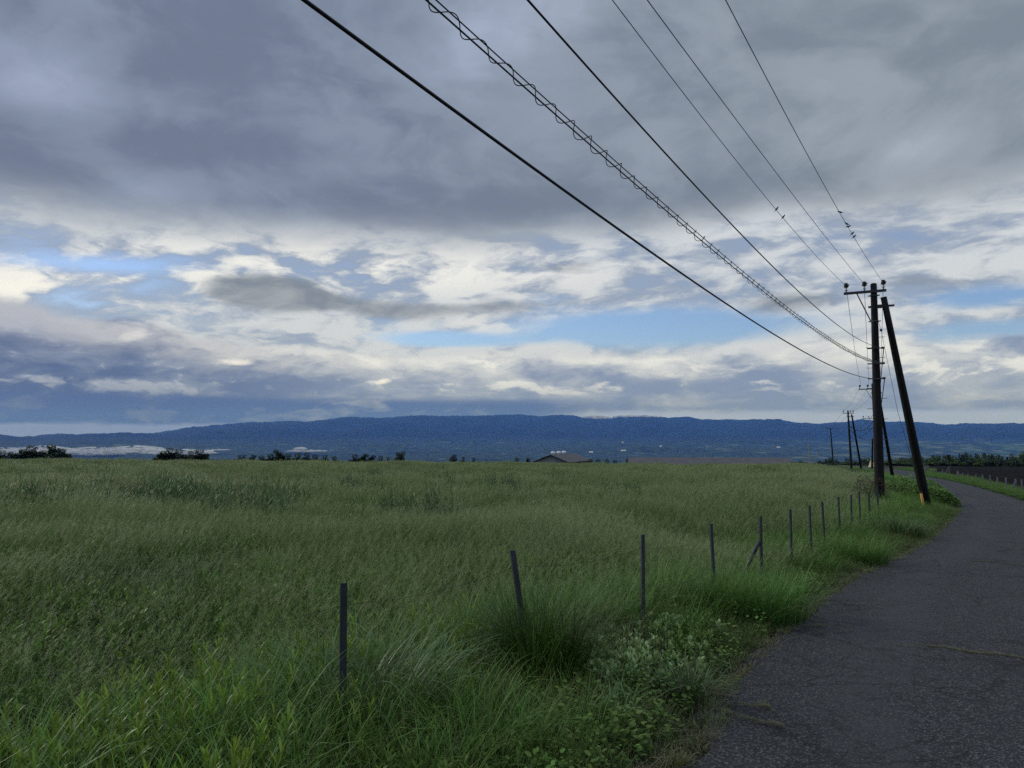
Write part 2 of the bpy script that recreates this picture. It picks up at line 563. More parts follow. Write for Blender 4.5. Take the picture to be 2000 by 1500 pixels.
M['white'] = simple('white_paint', (.70, .70, .70), (.8, .8, .8), .3, 0.7, bs=0)
M['eave'] = simple('dark_eave', (.02, .022, .026), (.03, .03, .033), 5, 0.8, bs=0)
M['tarp'] = simple('yellowish_cover', (.50, .42, .22), (.62, .55, .36), 2, 0.7, bs=0)
M['bird'] = simple('dark_plumage', (.012, .013, .020), (.025, .026, .034), 60, 0.6, bs=0)

# road: worn asphalt with aggregate, cracks, dust and wheel tracks
m, t, b = mat('asphalt')
p = objpos(t)
agg = t.nodes.new('ShaderNodeTexVoronoi'); agg.inputs['Scale'].default_value = 105; t.links.new(p.k, agg.inputs['Vector'])
aggc = t.nodes.new('ShaderNodeSeparateColor'); t.links.new(agg.outputs['Color'], aggc.inputs[0])
stone = S(t, aggc.outputs[0])
n1 = noise(t, p, 0.55, 5, 0.6)
n2 = noise(t, p, 5.0, 5, 0.6)
n3 = noise(t, p, 160.0, 2, 0.6)
c = mixc(t, sstep(n1 * .6 + n2 * .4, .35, .65), (.0088, .0100, .0112), (.0152, .0165, .0182))
c = mixc(t, sstep(stone, .66, .95) * 0.85, c, (.11, .112, .115))
c = mixc(t, sstep(stone, .34, .05) * 0.9, c, (.007, .0075, .010))
c = mixc(t, sstep(n3, .60, .75) * 0.6, c, (.10, .10, .105))
# cracks: edges of a warped cell pattern, only in some areas
wp = t.nodes.new('ShaderNodeVectorMath'); wp.operation = 'ADD'
t.links.new(p.k, wp.inputs[0])
wsc = scaled(t, noise(t, p, 2.2, 5, 0.7, col=True), 0.55)
t.links.new(wsc.k, wp.inputs[1])


def cracks(scale, width):
    v = t.nodes.new('ShaderNodeTexVoronoi'); v.feature = 'DISTANCE_TO_EDGE'
    v.inputs['Scale'].default_value = scale
    t.links.new(wp.outputs[0], v.inputs['Vector'])
    return sstep(S(t, v.outputs['Distance']), width, 0.0)


area = noise(t, p, 0.8, 3, 0.5)
ck = cracks(0.62, 0.014) * sstep(area, .36, .46)
ck2 = cracks(2.3, 0.028) * sstep(noise(t, p, 0.7, 2, .5), .50, .60)
ckall = (ck + ck2).clamp()
c = mixc(t, ckall * .85, c, (.008, .008, .009))
# edge dirt and moss follow the attribute 'side' (0 middle .. 1 edge)
at = t.nodes.new('ShaderNodeAttribute'); at.attribute_name = 'side'
side = S(t, at.outputs['Fac'])
dirt = sstep(side + (n2 - .5) * .22, .965, 1.06)
c = mixc(t, dirt * .8, c, (.035, .034, .028))
wobble = side + (noise(t, scaled(t, p, (1, .35, 1)), 1.1, 4, .6) - .5) * .35
track = sstep(wobble, .30, .42) * sstep(wobble, .74, .58) * sstep(n2, .25, .6)
pt = sstep(noise(t, scaled(t, p, (1.0, .6, 1)), .9, 6, .7), .56, .70)
c = mixc(t, pt * .45, c, (.006, .0065, .008))
c = mixc(t, track * .55, c, (.040, .041, .044))
plug(t, b.inputs['Base Color'], c)
b.inputs['Roughness'].default_value = 0.80
b.inputs['Specular IOR Level'].default_value = 0.35
bump(t, b, stone * .5 + n3 * .6 - ckall * 2.5 + n2 * 1.2, .8, .008)
M['asphalt'] = m

# ground under the grass near by
m, t, b = mat('soil_and_thatch')
p = objpos(t)
n1 = noise(t, p, 3.0, 6, .65); n2 = noise(t, p, 40.0, 4, .6); n3 = noise(t, p, .35, 4, .5)
c = mixc(t, sstep(n1, .35, .65), (.016, .020, .010), (.035, .034, .022))
c = mixc(t, sstep(n2, .5, .75) * .5, c, (.075, .065, .042))
c = mixc(t, sstep(n3, .3, .7) * .5, c, (.030, .045, .016))
plug(t, b.inputs['Base Color'], c)
b.inputs['Roughness'].default_value = .95; b.inputs['Specular IOR Level'].default_value = .1
bump(t, b, n1 + n2 * .3, .8, .05)
M['soil'] = m

# forested valley with fields
m, t, b = mat('wooded_valley')
p = objpos(t)
flat = scaled(t, p, (1, 1, 0))
f1 = noise(t, flat, .012, 6, .68); f2 = noise(t, flat, .0016, 5, .6)
c = mixc(t, sstep(f1, .40, .60), (.010, .022, .012), (.055, .085, .042))
f3 = noise(t, scaled(t, flat, (1, .4, 0)), .0045, 5, .65)
c = mixc(t, sstep(f3, .50, .62) * .75, c, (.014, .026, .016))
v = t.nodes.new('ShaderNodeTexVoronoi'); v.inputs['Scale'].default_value = .0075; v.inputs['Randomness'].default_value = .9
t.links.new(scaled(t, flat, (1, .42, 0)).k, v.inputs['Vector'])
vc = t.nodes.new('ShaderNodeSeparateColor'); t.links.new(v.outputs['Color'], vc.inputs[0])
v2 = S(t, vc.outputs[0]); v3 = S(t, vc.outputs[1])
xyz = t.nodes.new('ShaderNodeSeparateXYZ'); t.links.new(p.k, xyz.inputs[0])
X, Y, Z = (S(t, xyz.outputs[i]) for i in range(3))
open_ = sstep(f2 + sstep(X / Y, .10, .60) * .16, .58, .66)
low = sstep(Z, -80.0, -170.0)
c = mixc(t, sstep(Z, -200.0, -60.0), c, (.012, .022, .017))
fld = sstep(v2, .62, .66) * open_ * low
c = mixc(t, fld, c, mixc(t, sstep(v3, .2, .8), (.06, .11, .040), (.13, .15, .085)))
hs = sstep(v3, .93, .95) * open_ * low * sstep(noise(t, flat, .03, 2, .5), .55, .6)
c = mixc(t, hs * .5, c, (.35, .35, .34))
plug(t, b.inputs['Base Color'], c)
b.inputs['Roughness'].default_value = .95; b.inputs['Specular IOR Level'].default_value = .05
M['valley'] = m

# ploughed earth
m, t, b = mat('dark_ploughed_earth')
p = objpos(t)
n1 = noise(t, p, 5.5, 6, .7); n2 = noise(t, p, .8, 4, .6)
c = mixc(t, sstep(n1, .35, .7), (.0018, .0016, .002), (.006, .0055, .0065))
c = mixc(t, sstep(n1 * .6 + n2 * .4, .62, .72) * .5, c, (.016, .015, .017))
plug(t, b.inputs['Base Color'], c)
b.inputs['Roughness'].default_value = .95; b.inputs['Specular IOR Level'].default_value = .1
bump(t, b, n1, 1.0, .12)
M['plough'] = m

# ------------------------------------------------------------------ the ground, from underfoot to the far range
azs = np.concatenate([np.linspace(-46, 46, 900), np.linspace(47, 313, 120)])
azr = np.radians(azs)
R1 = np.concatenate([[0.05], np.geomspace(0.6, 620, 250)])
R2 = np.geomspace(620, 26000, 330)


def polar(R):
    rr, aa = np.meshgrid(R, azr, indexing='ij')
    x, y = rr * np.sin(aa), rr * np.cos(aa)
    return np.stack([x, y, H(x, y)], -1).reshape(-1, 3)


G1 = polar(R1)
tag(grid_mesh('ground', G1, len(R1), len(azr), True, M['soil']), kind='structure')
tag(grid_mesh('hills', polar(R2), len(R2), len(azr), True, M['valley']), kind='structure')

# ------------------------------------------------------------------ road
n = 19
UU = np.array([0, .006, .02, .05] + list(np.linspace(.1, .9, 11)) + [.95, .98, .994, 1])
ys = np.concatenate([np.linspace(-7, 30, 420), np.linspace(30.2, 250, 500)])
V, SD = [], []
for i, y in enumerate(ys):
    l, r_ = float(xl(y)) - .10, float(xr(y)) + .05
    e1 = (vnoise(np.array(y * 2.3), np.array(3.1)) - .5) * .22 + (vnoise(np.array(y * 9.), np.array(7.1)) - .5) * .10
    e2 = (vnoise(np.array(y * 2.1), np.array(33.1)) - .5) * .20
    for k in range(n):
        u = UU[k]
        x = l + e1 + (r_ + e2 - l - e1) * u
        V.append((x, y, 0)); SD.append(abs(2 * u - 1))
V = np.array(V)
V[:, 2] = H(V[:, 0], V[:, 1]) + 0.030 + 0.02 * (1 - np.array(SD) ** 2)
sk = np.array(SD) > .999
V[sk, 2] -= 0.045
nu = len(ys)
idx = np.arange(nu * n).reshape(nu, n)
F = np.stack([idx[:-1, :-1], idx[:-1, 1:], idx[1:, 1:], idx[1:, :-1]], -1).reshape(-1, 4)
tag(np_mesh('road', V, F, [M['asphalt']], smooth=True, attrs={'side': SD}), kind='structure')

# ------------------------------------------------------------------ ploughed field right of the far fence
ys = np.concatenate([np.geomspace(24, 186, 420)])
V = []
for y in ys:
    x0 = float(xg(y)) + 0.6
    for k in range(170):
        V.append((x0 + (190 - x0) * (k / 169) ** 1.6, y, 0))
V = np.array(V)
cl = fbm(V[:, 0] / .55, V[:, 1] / .75, 4, .6)
V[:, 2] = H(V[:, 0], V[:, 1]) + 0.05 + cl * 0.20 + 0.05 * np.sin(V[:, 0] * 5.5)
nu = len(ys)
tag(grid_mesh('ploughed_field', V, nu, 170, False, M['plough']), kind='structure')

# ------------------------------------------------------------------ utility poles
LINE = np.array([0.5, 0.866])           # bearing of the near span
ARM = np.array([0.866, -0.5])


def at_px(px, d):
    return (px - 1000) / FPX * d, d


def insulator(base, scale=1.0, parent=None):
    z = base
    mb = MB()
    s = scale
    mb.lathe(z, [(.020 * s, 0), (.020 * s, .05 * s), (.045 * s, .055 * s), (.045 * s, .075 * s), (.028 * s, .085 * s), (.028 * s, .14 * s), (.060 * s, .145 * s)], 10, mi=1)
    o = mb.build('insulator', [M['black'], M['porcelain']], parent, True)
    m2 = MB()
    m2.lathe(z + np.array([0, 0, .145 * s]), [(.058 * s, 0), (.078 * s, .025 * s), (.06 * s, .045 * s), (.07 * s, .075 * s), (.05 * s, .10 * s), (.062 * s, .13 * s), (.02 * s, .145 * s)], 10)
    m2.tube([z + np.array([-.05 * s, -.04 * s, .20 * s]), z + np.array([.10 * s, .05 * s, .235 * s])], .028 * s, 6)
    m2.build('insulator_cap', M['black'], o, True)
    return o


def utility_pole(x, y, h, label, arm=((-.95, .55),), armdir=ARM, r0=.145, r1=.095, ins=(-.85, -.30, .45), brace=True, lean=(0, 0), strut=None,
                 steps=True, mtl='pole', group='dark utility poles along the road', brackets=(), armz=.42, detail=True):
    z = gz(x, y)
    root = empty('utility_pole', (x, y, z), label, 'utility pole', group)
    top = np.array([lean[0], lean[1], h])
    axis = top / np.linalg.norm(top)
    P = lambda k: axis * k
    mb = MB()
    ks = np.linspace(-.3, h, 10)
    mb.tube([P(k) for k in ks], [r0 + (r1 - r0) * max(k, 0) / h for k in ks], 20 if detail else 10)
    mb.lathe(P(h - .001), [(r1 * .98, 0), (r1 * .9, .02), (r1 * .5, .035)], 20)
    mb.build('shaft', M[mtl], root, True)
    ad = np.array([armdir[0], armdir[1], 0.0]); ad /= np.linalg.norm(ad)
    nd_ = np.array([-ad[1], ad[0], 0.0])
    for (a0_, a1_) in arm:
        c = P(h - armz) - nd_ * (r1 + .045)
        mb = MB()
        mb.box(c + ad * (a0_ + a1_) / 2, (a1_ - a0_, .075, .075), [ad, nd_, (0, 0, 1)])
        mb.build('crossarm', M['steel'], root)
        for k in ins:
            insulator(c + ad * k + np.array([0, 0, .04]), 1.0, root)
    if brace:
        mb = MB()
        mb.tube([P(h - armz) - nd_ * (r1 + .09) + ad * -.48, P(h - 1.13) - nd_ * .02 - ad * (r1 + .02)], .018, 6)
        mb.build('brace', M['steel'], root)
    if detail:
        for k in (h - armz - .14, h - 1.18):
            mb = MB()
            rr = r0 + (r1 - r0) * k / h
            mb.lathe(P(k), [(rr + .002, 0), (rr + .012, .004), (rr + .012, .05), (rr + .002, .054)], 20)
            mb.box(P(k + .027) + ad * (rr + .035), (.07, .04, .03), [ad, nd_, (0, 0, 1)])
            mb.box(P(k + .027) - ad * (rr + .035), (.07, .04, .03), [ad, nd_, (0, 0, 1)])
            mb.build('band', M['steel'], root)
        k, sgn = h - 1.65, 1
        while steps and k > 1.9:
            rr = r0 + (r1 - r0) * k / h
            mb = MB()
            e = P(k) + ad * sgn * (rr + .15)
            mb.tube([P(k) + ad * sgn * (rr - .02), e, e + np.array([0, 0, .02])], .008, 6)
            mb.build('step_bolt', M['steel'], root)
            sgn = -sgn; k -= .245 * 1.28
        for k in brackets:
            rr = r0 + (r1 - r0) * k / h
            mb = MB()
            mb.box(P(k) + ad * .02 - nd_ * (rr + .02), (rr * 2 + .26, .03, .035), [ad, nd_, (0, 0, 1)])
            mb.lathe(P(k) + ad * (rr + .10) - nd_ * (rr + .02) + np.array([0, 0, -.03]), [(.02, 0), (.045, .01), (.03, .035), (.045, .06), (.02, .07)], 8)
            mb.build('cable_bracket', M['steel'], root)
    if strut:
        bx, by, tk, off = strut
        bz = gz(bx, by) - z - .3
        b_ = np.array([bx - x, by - y, bz])
        t_ = P(tk) + ad * off
        mb = MB()
        e = t_ + (t_ - b_) / np.linalg.norm(t_ - b_) * .28
        mb.tube([b_ + (e - b_) * q for q in np.linspace(0, 1, 8)], [r0 * .98 + (r1 - r0) * q for q in np.linspace(0, 1, 8)], 20 if detail else 10)
        so = mb.build('strut', M[mtl], root, True)
        mb = MB()
        mb.box(P(tk) + ad * (off / 2 + .04), (off + .42, .05, .06), [ad, nd_, (0, 0, 1)])
        if detail:
            mb.box(P(tk) + ad * (off / 2), (off - .04, .12, .10), [ad, nd_, (0, 0, 1)])
        mb.build('strut_clamp', M['steel'], root)
    return root, z


# the near pole with its strut
PX0, PY0 = at_px(1713.5, 23.5)
PZ0 = gz(PX0, PY0)
HP = (852.0 - 559.0) / 1500 * 23.5 + CAM_H - PZ0      # top of the pole
HP = (845.0 - 553.0) / 1500 * 23.5 + CAM_H - PZ0
sx_, sy_ = at_px(1809, 24.3)
wz = {'up': 0}
main, _ = utility_pole(PX0, PY0, HP, 'thick dark utility pole nearest the camera with crossarm and slanting strut beside the road', strut=(sx_, sy_, HP - .70, .31),
                       lean=(0, 0), brackets=(HP - 2.0, HP - 2.47, HP - 2.93), arm=((-.84, .36),), ins=(-.77, -.25, .28), armz=.24, r0=.15, r1=.092)
# second pole, hidden behind the first but for half its arm and its strut
P2X, P2Y = at_px(1711, 58)
s2 = cast(1741, 931)
utility_pole(P2X, P2Y, 7.35, 'dark pole standing directly behind the nearest one, half its crossarm and its strut showing', arm=((-.98, .5),), ins=(-.9, -.35, .4),
             strut=(at_px(1741, 62)[0], 62.0, 6.65, .36), armz=.4, lean=(-.2, 0), detail=False)
P3X, P3Y = at_px(1660, 92)
utility_pole(P3X, P3Y, 7.45, 'dark pole with T crossarm and thin strut, third along the road, in the grass bank', arm=((-.62, .62),), ins=(-.55, .25, .55), armdir=np.array([.98, -.2]),
             strut=(at_px(1680.5, 98)[0], 98.0, 6.75, .42), armz=.30, lean=(-.25, 0), detail=False, brace=False)
P4X, P4Y = at_px(1625, 145)
utility_pole(P4X, P4Y, 7.5, 'thin dark lone pole with short flat crossarm left of the third pole', arm=((-.9, 1.5),), ins=(-.85, 0.1, 1.4), armdir=np.array([.99, -.1]), armz=.12,
             lean=(-.4, 0), detail=False, brace=False)
PBX, PBY = at_px(1706, 104)
utility_pole(PBX, PBY, 7.55, 'dark pole mostly hidden behind the nearest pole, its left arms and a leaning prop showing', arm=((-1.6, .3),), ins=(-1.4, -.7), armdir=np.array([.99, -.1]), armz=.35,
             strut=(at_px(1699.5, 112)[0], 112.0, 4.3, -.25), detail=False, brace=False, group='poles at the road junction')
for px, dd, hh, lb in ((1580.0, 210, 7.6, 'pale concrete pole with small crossarms, tallest of the faint far poles'), (1574.5, 236, 6.4, 'pale short far pole just left of the tallest pale pole'),
                       (1554.0, 250, 6.6, 'pale far pole by the right end of the long roof')):
    X_, Y_ = at_px(px, dd)
    utility_pole(X_, Y_, hh, lb, arm=((-.9, .9),), ins=(-.8, .8), armdir=np.array([1, 0.]), mtl='palepole', detail=False, brace=False, group='pale poles far beyond the field', lean=(-.4, 0), r0=.2, r1=.13)
X_, Y_ = at_px(1595, 215)
mb = MB()
z_ = gz(X_, Y_)
o = empty('prop_pole', (X_, Y_, z_), 'pale leaning prop with a slanting top arm right of the pale poles', 'pole')
mb.tube([(0, 0, -.3), (-1.4, 0, 4.0)], [.12, .09], 8)
mb.build('shaft', M['palepole'], o)
mb = MB(); mb.tube([(-1.9, 0, 3.5), (.6, 0, 4.5)], .06, 6); mb.build('arm', M['palepole'], o)


# ------------------------------------------------------------------ cables
def span(o, a, b_, sag, r, n=24, mbx=None, seg=6):
    pts = [np.asarray(a) + (np.asarray(b_) - np.asarray(a)) * q - np.array([0, 0, 4 * sag * q * (1 - q)]) for q in np.linspace(0, 1, n)]
    mbx.tube(pts, r, seg)


MAINP = np.array([PX0 - .12, PY0])


def near_line(end, pxs, y0=-6.0):
    """curve of a cable in its own vertical plane through END, fitted to points of the photograph"""
    ex, ey, ez = end
    dv = LINE
    A_, B_ = [(1.0, 0.0, 0.0)], [ez]
    wts = [50.0]
    rows, rhs = [[1, 0, 0]], [ez]
    for px, py in pxs:
        d = ray(px, py)
        # plane: (x-ex)*dv_y - (y-ey)*dv_x = 0
        tt = (ex * dv[1] - ey * dv[0]) / (d[0] * dv[1] - d[1] * dv[0])
        s_ = (ey - d[1] * tt)
        rows.append([1, s_, s_ * s_]); rhs.append(CAM_H + d[2] * tt)
    rows, rhs = np.array(rows, float), np.array(rhs)
    w_ = np.array([30.0] + [1.0] * (len(rows) - 1))[:, None]
    c_ = np.linalg.lstsq(rows * w_, rhs * w_[:, 0], rcond=None)[0]

    def f(s_):
        return np.array([ex - dv[0] / dv[1] * s_, ey - s_, c_[0] + c_[1] * s_ + c_[2] * s_ * s_])
    return f, c_


AD3 = np.array([ARM[0], ARM[1], 0]); ND3 = np.array([.5, .866, 0])
topx = PX0
armc = np.array([topx, PY0, PZ0 + HP - .24]) - ND3 * .14
UP = [(-.77, [(1600, 505), (1516, 410), (1345, 198), (1198, 0)]), (-.25, [(1660, 525), (1560, 390), (1400, 190), (1267, 0)]), (.28, [(1690, 497), (1640, 412), (1530, 233), (1425, 0)])]
LO = [(2.0, [(1600, 604), (1500, 512), (1400, 415), (1250, 238), (1145, 122), (1025, 0)]), (2.93, [(1620, 713), (1500, 645), (1250, 480), (1100, 368), (880, 208), (590, 0)])]
mid = (2.47, [(1600, 647), (1560, 622), (1400, 487), (1255, 372), (1083, 215), (983, 124), (842, 0)])
nxt = lambda x, y, k, h, off: np.array([x + off, y, gz(x, y) + h - k])
ulabel = ['thin overhead wire on the left insulator, carrying two swallows', 'thin overhead wire on the middle insulator with no birds', 'thin overhead wire on the rightmost insulator, carrying five swallows']
wires_f = []
for i, (k, pts) in enumerate(UP):
    end = armc + AD3 * k + np.array([0, 0, .24])
    f, c_ = near_line(end, pts)
    wires_f.append((f, c_))
    mb = MB()
    mb.tube([f(s_) for s_ in np.linspace(0, 31, 80)], .0052, 6)
    e2 = np.array([P2X - .15, P2Y - .1, gz(P2X, P2Y) + 7.3]) + np.array([.866, -.5, 0]) * (-.9, -.35, .4)[i]
    e3 = np.array([P3X - .2, P3Y - .1, gz(P3X, P3Y) + 7.5]) + np.array([.98, -.2, 0]) * (-.55, .25, .55)[i]
    e4 = np.array([P4X - .3, P4Y - .1, gz(P4X, P4Y) + 7.7]) + np.array([.98, -.2, 0]) * (-.85, .1, 1.4)[i]
    span(None, end, e2, .35, .007, mbx=mb)
    span(None, e2, e3, .35, .007, mbx=mb)
    span(None, e3, e4, .5, .009, mbx=mb)
    tag(mb.build('overhead_wire', M['wire'], None, True), ulabel[i], 'wire', 'thin wires on the crossarm insulators')
llabel = ['plain black cable above the spiral one, ending highest on the near pole', 'thickest plain black cable, lowest and leftmost of the overhead lines']
for i, (dz_, pts) in enumerate(LO):
    end = np.array([topx + .04, PY0, PZ0 + HP - dz_]) + AD3 * .20 - ND3 * .14
    f, c_ = near_line(end, pts)
    mb = MB()
    mb.tube([f(s_) for s_ in np.linspace(0, 29, 80)], (.0062, .0076)[i], 8)
    e2 = np.array([P2X, P2Y, gz(P2X, P2Y) + 7.3 - dz_])
    e3 = np.array([P3X, P3Y, gz(P3X, P3Y) + 7.3 - dz_])
    span(None, end, e2, .4, .014, mbx=mb); span(None, e2, e3, .5, .016, mbx=mb)
    tag(mb.build('overhead_cable', M['black'], None, True), llabel[i], 'cable', 'thick plain cables of the near span')
# the cable hung in a spiral
end = np.array([topx + .04, PY0, PZ0 + HP - mid[0]]) + AD3 * .20 - ND3 * .14
f, c_ = near_line(end, mid[1])
sp = empty('spiral_hung_cable', tuple(end), 'pair of black strands bound by a loose spiral, between the two plain black cables', 'cable')
mb = MB(); mb.tube([f(s_) + np.array([0, 0, .019]) - end for s_ in np.linspace(0, 29, 80)], .0034, 6)
mb.build('messenger_wire', M['black'], sp, True)
mb = MB(); mb.tube([f(s_) + np.array([0, 0, -.019]) - end for s_ in np.linspace(0, 29, 80)], .0044, 6)
mb.build('cable', M['black'], sp, True)
mb = MB(); pts = []
turn, s_ = 0.0, 0.6
pitch_ = .205
while s_ < 26:
    tt = 2 * pi * s_ / pitch_
    wr = .033 + .005 * math.sin(s_ * 3.1) + .002 * math.sin(s_ * 11.7)
    q = f(s_ + 0.030 * math.sin(tt + .6)) + np.array([0.866, -.5, 0]) * wr * math.cos(tt) * .8 + np.array([0, 0, -wr * math.sin(tt) - .007])
    pts.append(q - end)
    s_ += pitch_ / 14
mb.tube(pts, .0027, 5)
mb.build('spiral_binder', M['black'], sp, True)
# thick cables between the third pole and the hidden one
for k, (h1, h2, sg, lb) in enumerate(((5.55, 7.0, .95, 'drooping black cable from the third pole to the hidden pole, the upper one'), (5.1, 4.4, .55, 'drooping black cable low between third pole and hidden pole'))):
    mb = MB()
    span(None, (P3X, P3Y, gz(P3X, P3Y) + h1), (PBX, PBY, gz(PBX, PBY) + h2), sg, .045 if k == 0 else .03, mbx=mb)
    tag(mb.build('drooping_cable', M['black'], None, True), lb, 'cable')

# guy wire with egg insulator and yellow guard
gx, gy = at_px(1800.5, 23.6)
gzz = gz(gx, gy)
gt = np.array([topx + .02, PY0, PZ0 + HP - .78])
gb = np.array([gx, gy, gzz])

g = empty('guy_wire', tuple(gb), 'thin guy wire on the nearest pole with yellow guard at its foot', 'guy wire')
bx_, by_ = at_px(1725.5, 23.5)
egg = np.array([bx_, by_, CAM_H + (845 - 644) / 1500 * 23.5])
kink = np.array([at_px(1793, 23.6)[0], 23.6, gzz + .05 + (1000 - 962) / 1500 * 23.6])
mb = MB(); mb.tube([gt - gb, egg - gb], .006, 5); mb.tube([egg - gb, (egg * .5 + kink * .5) - gb + np.array([-.10, 0, 0]), kink - gb], .006, 5)
mb.build('strand', M['wire'], g, True)
mb = MB(); mb.lathe(egg - gb - np.array([0, 0, .04]), [(.015, 0), (.035, .02), (.04, .04), (.035, .06), (.015, .08)], 10)
mb.build('egg_insulator', M['black'], g, True)
mb = MB(); mb.tube([np.array([0, 0, -.1]), kink - gb], [.040, .036], 10)
mb.tube([kink - gb, kink - gb + (kink - gb) * .05], [.052, .052], 10, mi=1)
mb.build('guard', [M['yellow'], M['black']], g, True)

# ------------------------------------------------------------------ swallows


def bird_mesh():
    mb = MB()
    # body along +x (head forward), sitting upright-ish: built horizontally and tilted when placed
    prof = [(-.062, .004), (-.045, .015), (-.015, .024), (.02, .025), (.042, .019), (.055, .0185), (.068, .017), (.078, .010), (.084, .003)]
    V, F = [], []
    for i, (x, r) in enumerate(prof):
        for k in range(10):
            t_ = 2 * pi * k / 10
            V.append((x, r * math.cos(t_), r * .92 * math.sin(t_) + (.004 if x > .04 else 0)))
    for i in range(len(prof) - 1):
        for k in range(10): F.append((i * 10 + k, i * 10 + (k + 1) % 10, (i + 1) * 10 + (k + 1) % 10, (i + 1) * 10 + k))
    F.append(tuple(range(10))[::-1]); F.append(tuple(80 + k for k in range(10)))
    mb.add(V, F)
    mb.tube([(.080, 0, .003), (.094, 0, .001)], [.004, .0005], 5)
    return mb


bb = bird_mesh()
wing = MB(); tail = MB()
for s_ in (-1, 1):
    wing.add([(.035, s_ * .018, .014), (.0, s_ * .027, .018), (-.05, s_ * .020, .012), (-.105, s_ * .012, .004), (-.04, s_ * .016, .022), (.01, s_ * .012, .027)],
             [(0, 1, 5), (1, 2, 4, 5), (2, 3, 4)])
    tail.add([(-.055, 0, .004), (-.055, s_ * .010, .002), (-.125, s_ * .022, -.002), (-.123, s_ * .018, -.004), (-.085, s_ * .003, 0)], [(0, 1, 2, 4), (4, 2, 3), (0, 4, 3, 1)])
legs = MB()
for s_ in (-1, 1): legs.tube([(0.0, s_ * .010, -.016), (.004, s_ * .008, -.040)], .002, 4)
B0 = empty('swallow', (0, 0, 0), 'x', 'bird', 'swallows perched on the overhead wires')
bb.build('body', M['bird'], B0, True); wing.build('wings', M['bird'], B0); tail.build('tail', M['bird'], B0); legs.build('legs', M['bird'], B0)
birds = [(0, 1517, 1, 50, 'upper of the two swallows on the left thin wire'), (0, 1530, 1, 48, 'lower of the two swallows on the left thin wire'),
         (2, 1641, -1, 25, 'topmost of the five swallows on the right thin wire, leaning with tail to the right'), (2, 1654, -1, 35, 'second swallow down on the right thin wire, tail pointing down right'),
         (2, 1657, 1, 10, 'middle swallow of five on the right thin wire, lying nearly level'), (2, 1665, 1, 40, 'fourth swallow down on the right thin wire, just above the last'),
         (2, 1668.5, 1, 42, 'lowest swallow on the right thin wire')]
for i, (wi, px, face, tilt, lb) in enumerate(birds):
    f, c_ = wires_f[wi]
    ss = np.linspace(0.3, 20, 3000)
    P_ = np.array([f(s_) for s_ in ss])
    xx = 1000 + FPX * P_[:, 0] / (P_[:, 1] * math.cos(PITCH) + (P_[:, 2] - CAM_H) * math.sin(PITCH))
    q = P_[np.argmin(np.abs(xx - px))]
    if i == 0: o = B0
    else:
        o = B0.copy(); COL.objects.link(o)
        for ch in B0.children:
            c2 = ch.copy(); COL.objects.link(c2); c2.parent = o
    o['label'] = lb
    o.location = tuple(q + np.array([0, 0, .028]))
    o.rotation_mode = 'XYZ'
    rz = math.atan2(-.5, .866) + (0 if face > 0 else pi)
    o.rotation_euler = (0, -radians(tilt), rz)
    o.scale = (.64, .64, .64)

# ------------------------------------------------------------------ fences
fence = empty('fence', (0, 0, 0), 'low fence of blue grey posts and thin wire between tall grass and verge', 'fence')
posts = []
known = [tuple(p) for p in FL[3:14]]
lean_ = {1: (-.16, .0)}


def post_mb(x, y, h, w, lx=0, ly=0, ang=.6):
    mb = MB()
    z = gz(x, y)
    a = np.array([math.cos(ang), math.sin(ang), 0]); b2 = np.array([-a[1], a[0], 0])
    top = np.array([x + lx, y + ly, z + h]); bot = np.array([x, y, z - .15])
    up_ = (top - bot); L = np.linalg.norm(up_); up_ /= L
    c = (top + bot) / 2
    # angle-iron section: two flanges and a small lip
    mb.box(c, (w, w * .16, L), [a, b2, up_])
    mb.box(c + b2 * w * .38 - a * w * .42, (w * .16, w * .60, L - .002), [a, b2, up_])
    mb.box(c + b2 * w * .30 + a * w * .42, (w * .16, w * .44, L - .004), [a, b2, up_])
    return mb


for i, (x, y) in enumerate(known):
    lx, ly = lean_.get(i, (random.uniform(-.02, .02), 0))
    if i in (3, 7): lx = -.04
    post_mb(x - (lx if i == 1 else 0) * .9, y, .96, .038 if i < 2 else .030, lx, ly, .35).build('post', M['post'], fence)
x, y = known[4]
mb = MB(); z = gz(x, y)
mb.tube([(x - .02, y, z + .66), (x - .16, y - .03, z + .42), (x - .42, y - .1, z - .1)], .022, 6)
mb.build('prop', M['post'], fence)
for yy in [1.8, -1.3]: post_mb(float(xf(yy)), yy, .95, .046).build('post', M['post'], fence)
yy = 17.6
far_posts = []
while yy < 150:
    far_posts.append((float(xf(yy)), yy))
    yy += 1.75 if yy < 70 else 2.6
far_posts = [p for p in far_posts if not (20 < p[1] < 24.5)][:84]
for (x, y) in far_posts:
    post_mb(x, y, .95 + random.uniform(-.06, .05), .040, random.uniform(-.04, .04)).build('post', M['post'], fence)
allp = sorted([(float(xf(yy)), yy) for yy in (1.8, -1.3)] + known + far_posts, key=lambda p: p[1])
for hh, sg in ((.84, .05), (.50, .07), (.22, .05)):
    mb = MB(); pts = []
    for (xa, ya), (xb, yb) in zip(allp[:-1], allp[1:]):
        if ya > 60: break
        for q in np.linspace(0, 1, 7)[:-1]:
            x, y = xa + (xb - xa) * q, ya + (yb - ya) * q
            pts.append((x, y, gz(x, y) + hh - 4 * sg * q * (1 - q)))
    mb.tube(pts, .0011, 4)
    for j in range(0, len(pts) - 1):
        if pts[j][1] < 14 and random.random() < .8:
            c = np.array(pts[j]); mb.tube([c + (-.007, 0, .010), c + (.007, .004, -.010)], .0008, 3)
    mb.build('wire', M['wire'], fence)

